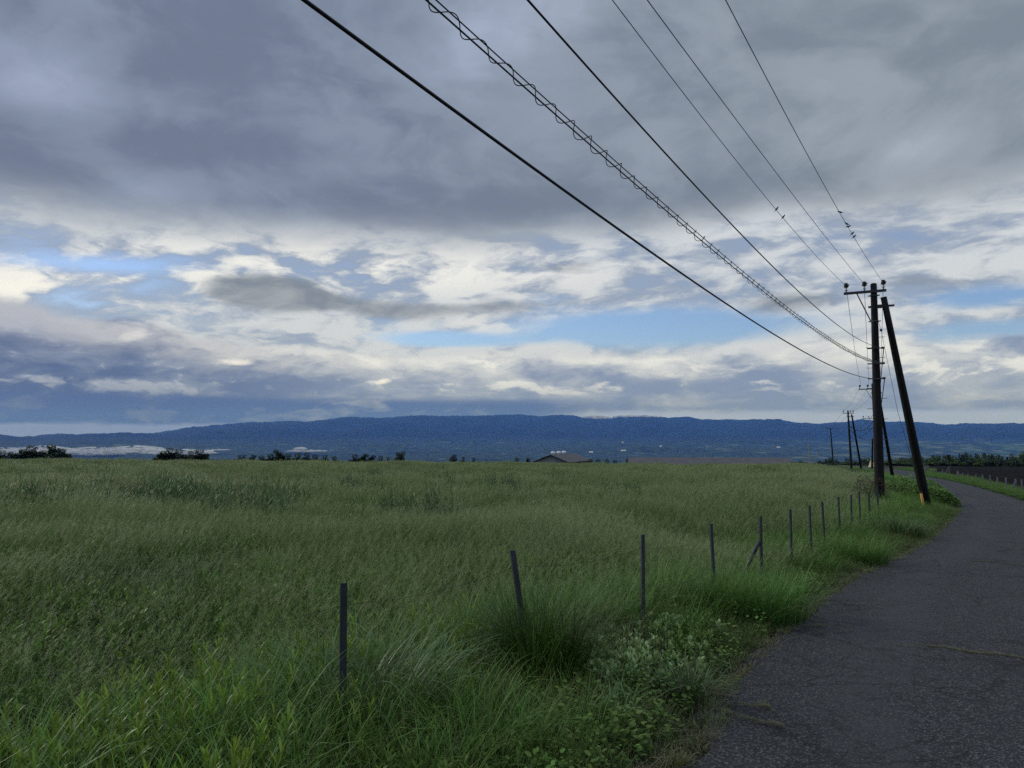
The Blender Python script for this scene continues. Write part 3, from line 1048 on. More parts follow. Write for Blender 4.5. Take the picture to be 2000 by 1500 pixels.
fence2 = empty('fence', (0, 0, 0), 'line of pale weathered posts edging the black ploughed field on the right', 'fence')
heights = [.80, .80, .85, .85, .9, .95, .9, .7, .9, 1.0, 1.0, 1.02, 1.0, 1.05, 1.0, 1.08]
tops = [914, 914, 914.5, 916.5, 918, 920, 921.5, 924, 925, 927, 927.5, 928, 932.5, 933, 935.5, 936]
for i, (px, py) in enumerate(FR_PX):
    x, y = cast(px, py + 1.5)
    z = gz(x, y)
    h = max(.55, (py + 1.5 - tops[i]) / 1500 * y * 1.02)
    post_mb(x, y, h, .085, .28 if i == 5 else random.uniform(-.03, .03)).build('post', M['palepost'], fence2)
x, y = cast(1984.5, 961); z = gz(x, y)
mb = MB(); mb.tube([(x + .05, y, z + .62), (x - .38, y, z)], .035, 6); mb.build('prop', M['palepost'], fence2)
x, y = cast(1849, 932); z = gz(x, y)
mb = MB(); mb.tube([(x + .25, y, z + .95), (x - .25, y, z)], .04, 6); mb.build('prop', M['palepost'], fence2)
post_mb(x + .3, y, 1.0, .08).build('post', M['palepost'], fence2)
yy = 92.
while yy < 150:
    post_mb(float(xg(yy)), yy, .9, .085).build('post', M['palepost'], fence2); yy += 3.2
mb = MB()
pp = sorted([cast(px, py + 1.5) for px, py in FR_PX], key=lambda p: p[1])
mb.tube([(x, y, gz(x, y) + .75) for x, y in pp], .003, 4); mb.tube([(x, y, gz(x, y) + .4) for x, y in pp], .003, 4)
mb.build('wire', M['wire'], fence2)


# ------------------------------------------------------------------ farm buildings beyond the crest
def zpx(py, d): return CAM_H + (845 - py) / 1500 * d


def gable(name, label, cat, cx, cy, L, Wd, ze, zr, ang, base, wallm, group=None, vents=0, over=.5):
    """long axis along local x"""
    root = empty(name, (cx, cy, base), label, cat, group, ang)
    h, r_ = ze - base, zr - base
    mb = MB()
    V = [(-L / 2, -Wd / 2, -2), (L / 2, -Wd / 2, -2), (L / 2, Wd / 2, -2), (-L / 2, Wd / 2, -2), (-L / 2, -Wd / 2, h), (L / 2, -Wd / 2, h), (L / 2, Wd / 2, h), (-L / 2, Wd / 2, h), (-L / 2, 0, r_), (L / 2, 0, r_)]
    mb.add(V, [(0, 1, 5, 4), (1, 2, 6, 9, 5), (2, 3, 7, 6), (3, 0, 4, 8, 7)])
    mb.build('wall', wallm, root)
    mb = MB()
    sl_ = (r_ - h) / (Wd / 2)
    for s_ in (-1, 1):
        a_, b2 = (s_ * (Wd / 2 + over), h - sl_ * over + .1), (0, r_ + .12)
        V = [(-L / 2 - over, a_[0], a_[1]), (L / 2 + over, a_[0], a_[1]), (L / 2 + over, 0, b2[1]), (-L / 2 - over, 0, b2[1])]
        V += [(v[0], v[1], v[2] + .22) for v in V]
        mb.add(V, [(0, 1, 2, 3), (7, 6, 5, 4), (0, 4, 5, 1), (1, 5, 6, 2), (3, 7, 4, 0)])
    ro = mb.build('roof', M['roof'] if wallm is not M['white'] else M['white'], root)
    mb = MB()
    for s_ in (-1, 1):
        mb.box((0, s_ * (Wd / 2 + over + .06), h - sl_ * over + .1), (L + 2 * over, .1, .34))
        mb.tube([(-L / 2 - over - .08, s_ * (Wd / 2 + over), h - sl_ * over + .15), (-L / 2 - over - .08, 0, r_ + .2)], .13, 6)
    mb.build('eave', M['eave'], root)
    for k in range(vents):
        mb = MB()
        mb.lathe((-L / 2 + 1.5 + k * 4.2, 0, r_ + .25), [(.35, 0), (.35, .45), (.75, .5), (.6, .85), (.1, 1.0)], 10)
        mb.build('vent', M['white'], ro)
    return root


d = 232
xb, xe = (1098 - 1000) / FPX * d, (1145 - 1000) / FPX * d
gable('barn', 'barn with pale gable end and three roof vents beyond the field', 'barn', xb + 1.0, d + 10, 19, 11, zpx(903, d), zpx(890, d), radians(63), zpx(905, d) - 3, M['wall'], vents=3, over=.5)
d = 262
x0_, x1_ = (1232 - 1000) / FPX * d, (1545 - 1000) / FPX * d
rt = gable('long_shed', 'very long low shed with brown grey roof behind the field', 'shed', (x0_ + x1_) / 2, d + 4, x1_ - x0_, 12, zpx(908, d), zpx(896.0, d), radians(-2.5), zpx(908, d) - 4, M['wall'])
d = 190
x_, y_ = at_px(1703, 150)
mb = MB()
zz = gz(x_, y_)
mb.add([(-1.0, -.5, 0), (1.0, -.5, 0), (1.1, .6, 0), (-1.0, .6, 0), (-.75, 0, 1.35), (.2, .1, .75), (.9, .1, .35)], [(0, 1, 6, 5, 4), (2, 3, 4, 5, 6), (3, 0, 4), (1, 2, 6)])
o = mb.build('covered_heap', M['tarp'])
o.location = (x_ + .2, y_, zz + .2)
tag(o, 'small heap under a yellowish cover at the road end, beside the leaning prop', 'covered heap')
for i, (px, py, d, w_, lb) in enumerate([(1154, 882.5, 5200, 26, 'white roofed shed far in the valley right above the barn roof'), (1217, 879.5, 5600, 36, 'long white roofed shed far in the valley above the gap left of the long shed'),
                                       (1216, 864, 9800, 26, 'tiny white valley building high above the gap left of the long shed'), (1519, 873, 6400, 26, 'white building far in the valley above the right end of the long shed'),
                                       (1290, 871, 7000, 18, 'white roofed building far in the valley above the left end of the long shed')]):
    x_, z_ = (px - 1000) / FPX * d, zpx(py, d)
    gable('far_shed', lb, 'shed', x_, d, w_, 16, z_, z_ + 4, 0.1 * i, z_ - 4, M['white'], 'white buildings far down in the valley', over=0)

# ------------------------------------------------------------------ valley mist and cloud scraps on the range
m = bpy.data.materials.new('mist_bank'); m.use_nodes = True
t = m.node_tree; t.nodes.clear()
o_ = t.nodes.new('ShaderNodeOutputMaterial')
df = t.nodes.new('ShaderNodeBsdfDiffuse'); df.inputs[0].default_value = (.82, .84, .88, 1)
tl = t.nodes.new('ShaderNodeBsdfTranslucent'); tl.inputs[0].default_value = (.82, .84, .88, 1)
m1 = t.nodes.new('ShaderNodeMixShader'); m1.inputs[0].default_value = .5
t.links.new(df.outputs[0], m1.inputs[1]); t.links.new(tl.outputs[0], m1.inputs[2])
tr = t.nodes.new('ShaderNodeBsdfTransparent')
lw = t.nodes.new('ShaderNodeLayerWeight'); lw.inputs[0].default_value = .5
nn = noise(t, objpos(t), .011, 6, .65)
al = sstep(S(t, lw.outputs['Facing']) + (nn - .5) * 1.1, .92, .18)
m2 = t.nodes.new('ShaderNodeMixShader'); t.links.new(al.k, m2.inputs[0])
t.links.new(tr.outputs[0], m2.inputs[1]); t.links.new(m1.outputs[0], m2.inputs[2])
t.links.new(m2.outputs[0], o_.inputs['Surface'])
M['mist'] = m
MISTS = [((-60, 90), 874, 892, 7600), ((20, 150), 871, 890, 8200), ((120, 270), 874, 893, 7800), ((190, 330), 871, 889, 8000), ((290, 420), 878, 892, 7700), ((90, 240), 878, 893, 8400), ((560, 640), 878, 884, 9500), ((575, 600), 873, 880, 9300), ((400, 450), 877, 881, 9000), ((1135, 1195), 812, 822, 19500), ((1195, 1290), 811, 817, 19800)]


def lump(px0, px1, py0, py1, d, seed, mb):
    cx, cz = ((px0 + px1) / 2 - 1000) / FPX * d, zpx((py0 + py1) / 2, d)
    rx, rz = (px1 - px0) / 2 / FPX * d, (py1 - py0) / 2 / FPX * d
    nu_, nv_ = 110, 26
    V = []
    for i in range(nv_):
        th = pi * (i + .5) / nv_
        for j in range(nu_):
            ph = 2 * pi * j / nu_
            n_ = 0.58 + .80 * float(fbm(np.array(math.cos(ph) * 4.2 + seed * 3 + 50), np.array(math.sin(ph) * 3.0 * math.sin(th) + math.cos(th) * 3.2 + 40), 5, .6))
            top = 1.0 if math.cos(th) > 0 else .6
            V.append((cx + rx * math.sin(th) * math.cos(ph) * n_, d + rx * .55 * math.sin(th) * math.sin(ph) * n_, cz + rz * math.cos(th) * n_ * top))
    F = [(i * nu_ + j, i * nu_ + (j + 1) % nu_, (i + 1) * nu_ + (j + 1) % nu_, (i + 1) * nu_ + j) for i in range(nv_ - 1) for j in range(nu_)]
    F += [tuple(range(nu_))[::-1], tuple((nv_ - 1) * nu_ + j for j in range(nu_))]
    mb.add(V, F)


for k, ((a_, b2), c1, c2, d) in enumerate(MISTS):
    mb = MB(); lump(a_, b2, c1, c2, d, k, mb)
    tag(mb.build('mist', M['mist'], None, True), kind='stuff')

# ------------------------------------------------------------------ the blue air between here and the range
mb = MB()
mb.box((0, 12500, 60), (60000, 29000, 1160))
m = bpy.data.materials.new('haze_air'); m.use_nodes = True
t = m.node_tree; t.nodes.clear()
o_ = t.nodes.new('ShaderNodeOutputMaterial'); v_ = t.nodes.new('ShaderNodeVolumePrincipled')
v_.inputs['Color'].default_value = (.090, .28, 1.0, 1); v_.inputs['Absorption Color'].default_value = (1, 1, 1, 1); v_.inputs['Density'].default_value = 4.3e-5; v_.inputs['Anisotropy'].default_value = 0.0
t.links.new(v_.outputs[0], o_.inputs['Volume'])
tag(mb.build('haze', m), kind='stuff')

# ------------------------------------------------------------------ plants: blades and leaves as curved ribbons


def ribbons(P0, az_, th0, th1, L, Wd, seg=4, prof='blade', pw=1.0, roll=0.0, tl=(0, 1)):
    """N curved strips; th0/th1 angle from vertical at foot and tip. returns V (N,seg+1,2,3), t, F"""
    N = len(P0)
    b = lambda v: np.broadcast_to(np.asarray(v, float), (N,))
    az_, th0, th1, L, Wd, roll = map(b, (az_, th0, th1, L, Wd, roll))
    u = np.linspace(0, 1, seg + 1)
    th = th0[:, None] + (th1 - th0)[:, None] * (((u[:-1] + u[1:]) / 2) ** pw)[None]
    st = (L / seg)[:, None]
    hx = np.concatenate([np.zeros((N, 1)), np.cumsum(np.sin(th) * st, 1)], 1)
    hz_ = np.concatenate([np.zeros((N, 1)), np.cumsum(np.cos(th) * st, 1)], 1)
    ca, sa = np.cos(az_)[:, None], np.sin(az_)[:, None]
    C = np.stack([P0[:, 0:1] + hx * ca, P0[:, 1:2] + hx * sa, P0[:, 2:3] + hz_], -1)
    w = {'blade': 1 - u ** 2.2 * .96, 'leaf': np.sin(np.clip(u * .92 + .08, 0, 1) * pi) ** .8 + .04, 'stem': 1 - .5 * u, 'round': np.sin(np.clip(u * .9 + .08, 0, 1) * pi) ** .5}[prof]
    cr, sr = np.cos(roll)[:, None], np.sin(roll)[:, None]
    side = np.stack([-sa * cr + 0 * C[..., 0], ca * cr + 0 * C[..., 0], sr + 0 * C[..., 0]], -1)
    hw = (Wd[:, None] * w[None] / 2)[..., None]
    V = np.stack([C - side * hw, C + side * hw], 2)
    tt = np.broadcast_to((tl[0] + (tl[1] - tl[0]) * u)[None, :, None], (N, seg + 1, 2))
    return V, tt, C


class PM:
    """plant mesh: ribbons with t (foot..tip) and rnd attributes"""
    def __init__(s): s.V, s.T, s.R, s.F, s.Mi, s.n = [], [], [], [], [], 0

    def add(s, res, mi=0, r=None):
        V, tt, _ = res
        N, K = V.shape[0], V.shape[1]
        if r is None: r = rng.random(N)
        idx = (np.arange(N * K * 2) + s.n).reshape(N, K, 2)
        F = np.stack([idx[:, :-1, 0], idx[:, :-1, 1], idx[:, 1:, 1], idx[:, 1:, 0]], -1).reshape(-1, 4)
        s.V.append(V.reshape(-1, 3)); s.T.append(np.ascontiguousarray(tt).ravel())
        s.R.append(np.repeat(np.broadcast_to(r, (N,)), K * 2)); s.F.append(F); s.Mi.append(np.full(len(F), mi))
        s.n += N * K * 2
        return s

    def obj(s, name, mats, link=False, parent=None):
        return np_mesh(name, np.concatenate(s.V), np.concatenate(s.F), mats, parent, True, {'t': np.concatenate(s.T), 'rnd': np.concatenate(s.R)}, np.concatenate(s.Mi), link)


def disk(n_, R, z=0.0):
    a, r = rng.random(n_) * 2 * pi, np.sqrt(rng.random(n_)) * R
    return np.stack([r * np.cos(a), r * np.sin(a), np.full(n_, z)], 1)


U = lambda a, b, n_: rng.uniform(a, b, n_)


def leafmat(name, foot, tip, dry=(.16, .14, .075), dryf=.08, trans=.28, var=.35, patch=None, rough=.5, spec=.35, olive=None):
    m = bpy.data.materials.new(name); m.use_nodes = True
    t = m.node_tree; b = t.nodes['Principled BSDF']
    at = t.nodes.new('ShaderNodeAttribute'); at.attribute_name = 't'; T = S(t, at.outputs['Fac'])
    ar = t.nodes.new('ShaderNodeAttribute'); ar.attribute_name = 'rnd'; R = S(t, ar.outputs['Fac'])
    oi = t.nodes.new('ShaderNodeObjectInfo'); O = S(t, oi.outputs['Random'])
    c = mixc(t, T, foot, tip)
    c = mixc(t, sstep(R, 1 - dryf * 1.3, 1 - dryf * .7), c, dry)
    p = scaled(t, objpos(t), (1, 1, 0))
    if patch:
        for sc_, lo, hi, colr, amt in patch:
            c = mixc(t, sstep(noise(t, p, sc_, 4, .6), lo, hi) * amt, c, colr)
    hv = t.nodes.new('ShaderNodeHueSaturation')
    plug(t, hv.inputs['Value'], (R * .6 + O * .4) * (2 * var) + (1 - var))
    plug(t, hv.inputs['Hue'], .5 + (O - .5) * .03)
    plug(t, hv.inputs['Color'], c)
    hc = S(t, hv.outputs[0])
    plug(t, b.inputs['Base Color'], hc)
    b.inputs['Roughness'].default_value = rough; b.inputs['Specular IOR Level'].default_value = spec
    tr = t.nodes.new('ShaderNodeBsdfTranslucent'); plug(t, tr.inputs[0], hc)
    mx = t.nodes.new('ShaderNodeMixShader'); mx.inputs[0].default_value = trans
    o_ = [n_ for n_ in t.nodes if n_.type == 'OUTPUT_MATERIAL'][0]
    t.links.new(b.outputs[0], mx.inputs[1]); t.links.new(tr.outputs[0], mx.inputs[2]); t.links.new(mx.outputs[0], o_.inputs[0])
    return m


FP = [(.11, .44, .58, (.185, .250, .085), .60), (.36, .48, .58, (.050, .125, .028), .75), (.07, .50, .60, (.050, .115, .035), .60)]
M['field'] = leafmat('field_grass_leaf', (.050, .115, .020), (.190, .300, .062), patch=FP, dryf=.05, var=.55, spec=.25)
M['seed'] = leafmat('seed_head', (.150, .210, .065), (.290, .360, .155), patch=[(.11, .40, .62, (.320, .350, .185), .5)], dryf=.12, var=.35, spec=.15)
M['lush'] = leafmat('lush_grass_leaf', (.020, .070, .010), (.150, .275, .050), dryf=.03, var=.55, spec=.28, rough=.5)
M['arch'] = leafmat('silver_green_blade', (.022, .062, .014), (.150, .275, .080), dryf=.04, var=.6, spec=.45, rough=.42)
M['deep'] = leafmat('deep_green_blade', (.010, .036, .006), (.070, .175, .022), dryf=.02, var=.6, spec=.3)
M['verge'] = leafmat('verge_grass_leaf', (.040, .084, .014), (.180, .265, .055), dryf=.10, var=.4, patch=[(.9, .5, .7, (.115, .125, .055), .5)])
M['weed'] = leafmat('broad_weed_leaf', (.036, .085, .018), (.130, .220, .046), dryf=.02, var=.4, spec=.15)
M['gold'] = leafmat('lance_leaf', (.044, .105, .014), (.195, .300, .036), dryf=.0, var=.3)
M['mug'] = leafmat('pale_leaf', (.060, .140, .036), (.310, .430, .180), dryf=.0, var=.28)
M['dark'] = leafmat('coarse_weed_leaf', (.025, .060, .018), (.085, .150, .050), dryf=.06, var=.35)
M['stalk'] = leafmat('dark_stalk', (.015, .020, .010), (.030, .035, .020), dryf=.1, var=.3, trans=.1)
M['straw'] = leafmat('dry_straw', (.16, .13, .085), (.26, .22, .15), dryf=.3, dry=(.08, .05, .03), var=.4, trans=.1)
M['petal'] = leafmat('white_petal', (.6, .6, .6), (.8, .8, .8), dryf=0, var=.1)
M['kudzu'] = leafmat('bright_vine_leaf', (.045, .115, .016), (.135, .265, .036), dryf=.0, var=.4)
M['redleaf'] = leafmat('reddish_leaf', (.030, .030, .014), (.105, .075, .050), dryf=.3, dry=(.11, .06, .045), var=.4)
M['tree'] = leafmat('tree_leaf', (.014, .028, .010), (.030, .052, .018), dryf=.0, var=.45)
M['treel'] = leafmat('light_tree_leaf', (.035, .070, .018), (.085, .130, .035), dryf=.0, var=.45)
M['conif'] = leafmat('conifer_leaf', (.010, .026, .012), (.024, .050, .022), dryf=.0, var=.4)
M['bark'] = simple('bark', (.03, .025, .02), (.06, .05, .04), 6, .9)
M['moss'] = leafmat('crack_moss', (.095, .105, .040), (.220, .220, .100), dryf=.2, var=.35)


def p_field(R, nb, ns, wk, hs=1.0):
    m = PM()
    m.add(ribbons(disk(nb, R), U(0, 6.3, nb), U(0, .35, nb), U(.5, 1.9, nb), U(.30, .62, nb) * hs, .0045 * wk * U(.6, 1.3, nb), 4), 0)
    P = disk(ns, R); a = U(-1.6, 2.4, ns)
    st = ribbons(P, a, U(0, .28, ns), U(.35, 1.1, ns), U(.5, .86, ns) * hs, .0024 * wk, 4, 'stem')
    m.add(st, 0)
    tip = st[2][:, -1]
    k = 7
    Pt = np.repeat(tip, k, 0); An = np.repeat(a, k)
    back = np.tile(np.linspace(0, .13, k), ns)
    Pt = Pt - np.stack([np.cos(An) * back * .5, np.sin(An) * back * .5, back * .85], 1)
    m.add(ribbons(Pt, An + U(-1.2, 1.2, ns * k), U(.2, .9, ns * k), U(.9, 2.0, ns * k), U(.05, .11, ns * k), .0042 * wk, 2, 'leaf'), 1)
    return m


def p_clump(R, n_, Lr, w, th0=(0, .35), th1=(.9, 2.1), seg=6, hs=1.0, pw=1.3):
    m = PM()
    P = disk(n_, R)
    az_ = np.arctan2(P[:, 1], P[:, 0]) + rng.normal(0, .9, n_)
    rr = np.hypot(P[:, 0], P[:, 1]) / R
    m.add(ribbons(P, az_, U(*th0, n_) * (.4 + rr), U(*th1, n_), U(*Lr, n_), w * U(.55, 1.3, n_), seg, 'blade', pw, U(-.4, .4, n_)), 0)
    return m


def p_stemleaf(ns, R, H_, nl, Ll, Wl, stem_w=.004, top_up=True, prof='leaf', th=(1.0, 1.9), wild=.35, mi_stem=0):
    m = PM()
    P = disk(ns, R); hh = U(*H_, ns)
    a = U(0, 6.3, ns); s_ = ribbons(P, a, U(0, .12, ns), U(.05, .35, ns), hh, stem_w, 4, 'stem', tl=(0, .3))
    m.add(s_, mi_stem)
    C = s_[2]
    for i in range(ns):
        fr = np.linspace(.18, 1, nl) ** .8
        q = fr * 4; j = np.minimum(q.astype(int), 3); w_ = (q - j)[:, None]
        Pl = C[i, j] * (1 - w_) + C[i, np.minimum(j + 1, 4)] * w_
        az_ = np.arange(nl) * 2.4 + U(-.4, .4, nl)
        t0 = (1.15 - fr * .85) if top_up else np.full(nl, 1.1)
        m.add(ribbons(Pl, az_, t0 * U(.8, 1.1, nl), np.clip(t0 + U(.2, .9, nl), 0, 2.2), U(*Ll, nl) * (1.05 - .45 * np.abs(fr - .6)), Wl * U(.8, 1.2, nl), 3, prof, 1, U(-wild, wild, nl),
                      tl=(0, 1)), 0, r=rng.random(nl) * .5 + .5 * fr * .8)
        m.T[-1] = np.repeat(fr ** 1.6, 8)
    return m


def protos(name, mats, makers): return [mk().obj(name, mats) for mk in makers]


P_FN = protos('field_grass_tuft', [M['field'], M['seed']], [lambda: p_field(.20, 46, 17, 1.0)] * 4)
P_FM = protos('field_grass_patch', [M['field'], M['seed']], [lambda: p_field(.45, 110, 60, 2.0)] * 3)
P_FF = protos('far_grass_patch', [M['field'], M['seed']], [lambda: p_field(.95, 190, 150, 4.5)] * 3)
P_VG = protos('verge_grass_tuft', [M['verge']], [lambda: p_clump(.14, 70, (.10, .26), .0042, (0, .5), (.5, 1.8), 3)] * 4)
P_LU = protos('lush_grass_tuft', [M['lush']], [lambda: p_clump(.16, 62, (.30, .62), .0078, (0, .3), (.5, 1.9), 5)] * 4)
P_LM = protos('lush_grass_patch', [M['lush']], [lambda: p_clump(.40, 170, (.30, .60), .010, (0, .35), (.5, 1.8), 4)] * 3)
P_WD = protos('weed_tuft', [M['weed']], [lambda: p_stemleaf(9, .16, (.12, .34), 13, (.03, .065), .019, .003, True)] * 4)
P_GO = protos('lance_weed', [M['gold']], [lambda: p_stemleaf(3, .09, (.24, .46), 30, (.05, .095), .011, .004)] * 4)
P_MU = protos('pale_weed', [M['mug']], [lambda: p_stemleaf(4, .10, (.10, .24), 14, (.040, .070), .028, .003)] * 4)
P_LO = protos('low_leaf', [M['weed']], [lambda: p_stemleaf(18, .15, (.03, .14), 5, (.018, .034), .020, .002, False, 'round')] * 4)
P_DK = protos('coarse_weed', [M['dark'], M['seed']], [lambda: p_stemleaf(12, .30, (.65, 1.15), 16, (.12, .24), .016, .007, True)] * 3)
P_HT = protos('dark_stalk', [M['stalk']], [lambda: PM().add(ribbons(disk(9, .12), U(0, 6.3, 9), U(0, .06, 9), U(0, .15, 9), U(.16, .36, 9), .005, 2, 'stem'))] * 3)
P_ST = protos('straw', [M['straw']], [lambda: PM().add(ribbons(disk(9, .16, .012), U(0, 6.3, 9), U(1.3, 1.6, 9), U(1.5, 1.75, 9), U(.04, .20, 9), .0030, 3, 'stem'))] * 3)
P_MO = protos('crack_moss', [M['moss']], [lambda: p_clump(.028, 26, (.008, .030), .0028, (0, .7), (.5, 1.8), 2)] * 3)
P_VI = protos('vine_leaf', [M['kudzu']], [lambda: p_stemleaf(12, .28, (.25, .62), 12, (.08, .14), .085, .005, True, 'round')] * 3)


def scatter(name, pr, pts, scl, material=None, rz=None, tilt=.12, sz=None):
    """ONE object of uncountable growth: points carrying instanced tufts"""
    pts = np.asarray(pts)
    N = len(pts)
    me = bpy.data.meshes.new(name)
    me.vertices.add(N)
    V = np.stack([pts[:, 0], pts[:, 1], H(pts[:, 0], pts[:, 1]) + (pts[:, 2] if pts.shape[1] > 2 else 0)], 1)
    me.vertices.foreach_set('co', V.astype(np.float32).ravel())
    a = me.attributes.new('rot', 'FLOAT_VECTOR', 'POINT')
    rot = np.stack([rng.normal(0, tilt, N), rng.normal(0, tilt, N), (U(0, 6.283, N) if rz is None else np.broadcast_to(rz, (N,)) + rng.normal(0, .5, N))], 1)
    a.data.foreach_set('vector', rot.astype(np.float32).ravel())
    scl = np.broadcast_to(scl, (N,)); zz = scl if sz is None else np.broadcast_to(sz, (N,))
    a = me.attributes.new('scl', 'FLOAT_VECTOR', 'POINT')
    a.data.foreach_set('vector', np.stack([scl, scl, zz], 1).astype(np.float32).ravel())
    a = me.attributes.new('pick', 'INT', 'POINT')
    a.data.foreach_set('value', rng.integers(0, len(pr), N).astype(np.int32))
    o = bpy.data.objects.new(name, me); COL.objects.link(o); o['kind'] = 'stuff'
    g_ = bpy.data.node_groups.new(name, 'GeometryNodeTree')
    g_.interface.new_socket('Geometry', in_out='INPUT', socket_type='NodeSocketGeometry')
    g_.interface.new_socket('Geometry', in_out='OUTPUT', socket_type='NodeSocketGeometry')
    N_, Lk = g_.nodes.new, g_.links.new
    gi, go = N_('NodeGroupInput'), N_('NodeGroupOutput')
    j = N_('GeometryNodeJoinGeometry')
    for q in pr:
        oi = N_('GeometryNodeObjectInfo'); oi.inputs['Object'].default_value = q; oi.inputs['As Instance'].default_value = False
        gt_ = N_('GeometryNodeGeometryToInstance'); Lk(oi.outputs['Geometry'], gt_.inputs[0]); Lk(gt_.outputs[0], j.inputs[0])
    ip = N_('GeometryNodeInstanceOnPoints')
    ip.inputs['Pick Instance'].default_value = True
    Lk(gi.outputs[0], ip.inputs['Points']); Lk(j.outputs[0], ip.inputs['Instance'])
    for an, ty, so in (('pick', 'INT', 'Instance Index'), ('rot', 'FLOAT_VECTOR', 'Rotation'), ('scl', 'FLOAT_VECTOR', 'Scale')):
        na = N_('GeometryNodeInputNamedAttribute'); na.data_type = ty; na.inputs['Name'].default_value = an
        Lk(na.outputs[0], ip.inputs[so])
    Lk(ip.outputs[0], go.inputs[0])
    md = o.modifiers.new('growth', 'NODES'); md.node_group = g_
    return o


def pts_polar(r0, r1, cell, az0=-46, az1=46):
    xs = np.arange(-r1, r1, cell); ys_ = np.arange(-1, r1, cell)
    gx_, gy_ = np.meshgrid(xs, ys_)
    gx_ = gx_.ravel() + rng.uniform(-.5, .5, gx_.size) * cell; gy_ = gy_.ravel() + rng.uniform(-.5, .5, gy_.size) * cell
    r = np.hypot(gx_, gy_); a = np.degrees(np.arctan2(gx_, gy_))
    k = (r >= r0) & (r < r1) & (a > az0) & (a < az1)
    return np.stack([gx_[k], gy_[k]], 1)


def fieldmask(P): return P[:, 0] < xf(P[:, 1]) - .05
def vergemask(P, e=0.0): return (P[:, 0] > xf(P[:, 1]) - .35) & (P[:, 0] < xl(P[:, 1]) - e)
def rightmask(P, e=0.0): return (P[:, 0] > xr(P[:, 1]) + e) & (P[:, 0] < xg(P[:, 1]) + .7)


def hn(P, s_=3.0, k=0.0): return fbm(P[:, 0] / s_ + 60 + k, P[:, 1] / s_ + 60 - k, 4)


def rise_(P):
    r = np.hypot(P[:, 0], P[:, 1])
    d_f = np.clip((xf(P[:, 1]) - P[:, 0]) / 3.0, 0, 1)
    return np.interp(r, [3, 7, 16, 30, 100], [.50, .60, .85, .98, .92]) * (.72 + .28 * d_f)


# field of seeding grass
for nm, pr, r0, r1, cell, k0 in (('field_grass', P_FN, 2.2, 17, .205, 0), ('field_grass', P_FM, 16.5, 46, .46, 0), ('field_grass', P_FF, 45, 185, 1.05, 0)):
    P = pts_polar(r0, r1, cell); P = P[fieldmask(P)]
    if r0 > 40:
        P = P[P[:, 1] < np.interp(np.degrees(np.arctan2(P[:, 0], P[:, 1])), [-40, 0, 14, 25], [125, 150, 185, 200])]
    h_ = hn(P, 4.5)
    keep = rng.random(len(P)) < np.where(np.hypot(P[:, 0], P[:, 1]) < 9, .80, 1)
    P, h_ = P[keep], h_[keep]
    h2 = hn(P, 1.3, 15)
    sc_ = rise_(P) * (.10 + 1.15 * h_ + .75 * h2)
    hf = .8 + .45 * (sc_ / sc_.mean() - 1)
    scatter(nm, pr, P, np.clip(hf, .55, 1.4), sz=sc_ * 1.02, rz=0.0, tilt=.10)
# broad weeds low among the field grass, in drifts
P = pts_polar(2.6, 24, .19); P = P[fieldmask(P)]
nearf = np.interp(np.hypot(P[:, 0], P[:, 1]), [3, 9, 24], [.20, .08, -.03])
P = P[(hn(P, 2.2, 9) + nearf > .515) & (rng.random(len(P)) < .85)]
scatter('field_weeds', P_WD, P, U(.8, 1.6, len(P)) * rise_(P) * 1.25)
# lance-leaved weeds bottom left
D = []
for (px, py, r_, nn_) in ((60, 1450, .16, 9), (150, 1425, .15, 10), (250, 1400, .2, 9), (335, 1335, .16, 9), (420, 1325, .22, 12), (520, 1300, .25, 12), (470, 1400, .25, 12), (300, 1480, .2, 9), (180, 1500, .2, 8), (390, 1475, .2, 8),
                          (20, 1500, .2, 6), (640, 1290, .2, 8), (700, 1215, .3, 10), (935, 1205, .3, 14), (300, 1290, .3, 7), (560, 1390, .2, 7), (90, 1380, .3, 5), (1330, 1075, .3, 8)):
    cx, cy = cast(px, py, .38)
    D.append(np.stack([rng.normal(cx, r_, nn_), rng.normal(cy, r_ * 1.3, nn_)], 1))
P = np.concatenate(D)
scatter('lance_weeds', P_GO, P, U(.75, 1.15, len(P)))
# coarse dark weeds standing in the field
D = []
for (px, py, wpx, nn_) in ((360, 1010, 110, 46), (250, 990, 60, 12), (1110, 968, 36, 14), (690, 985, 70, 12), (30, 1035, 60, 14), (850, 962, 24, 7), (560, 1000, 120, 9), (1380, 960, 40, 5), (470, 1045, 90, 10), (150, 965, 80, 16), (700, 955, 60, 12), (960, 985, 90, 10), (1200, 1000, 60, 7), (800, 1040, 90, 8), (620, 935, 80, 14), (40, 930, 90, 16), (330, 930, 120, 20)):
    cx, cy = cast(px, py)
    rr = wpx / FPX * cy
    q = np.stack([rng.normal(cx, rr * .55, nn_), rng.normal(cy, rr * .9, nn_)], 1); D.append(q)
for (px, yy, wx, nn_) in ((60, 66, 5, 16), (220, 70, 6, 34), (430, 72, 8, 44), (600, 76, 6, 26), (860, 60, 5, 8), (720, 82, 5, 10)):
    D.append(np.stack([rng.normal((px - 1000) / FPX * yy, wx, nn_), rng.normal(yy, 5, nn_)], 1))
D = np.concatenate(D)
D = D[fieldmask(D)]
scatter('coarse_weeds', P_DK, D, U(.72, 1.0, len(D)))
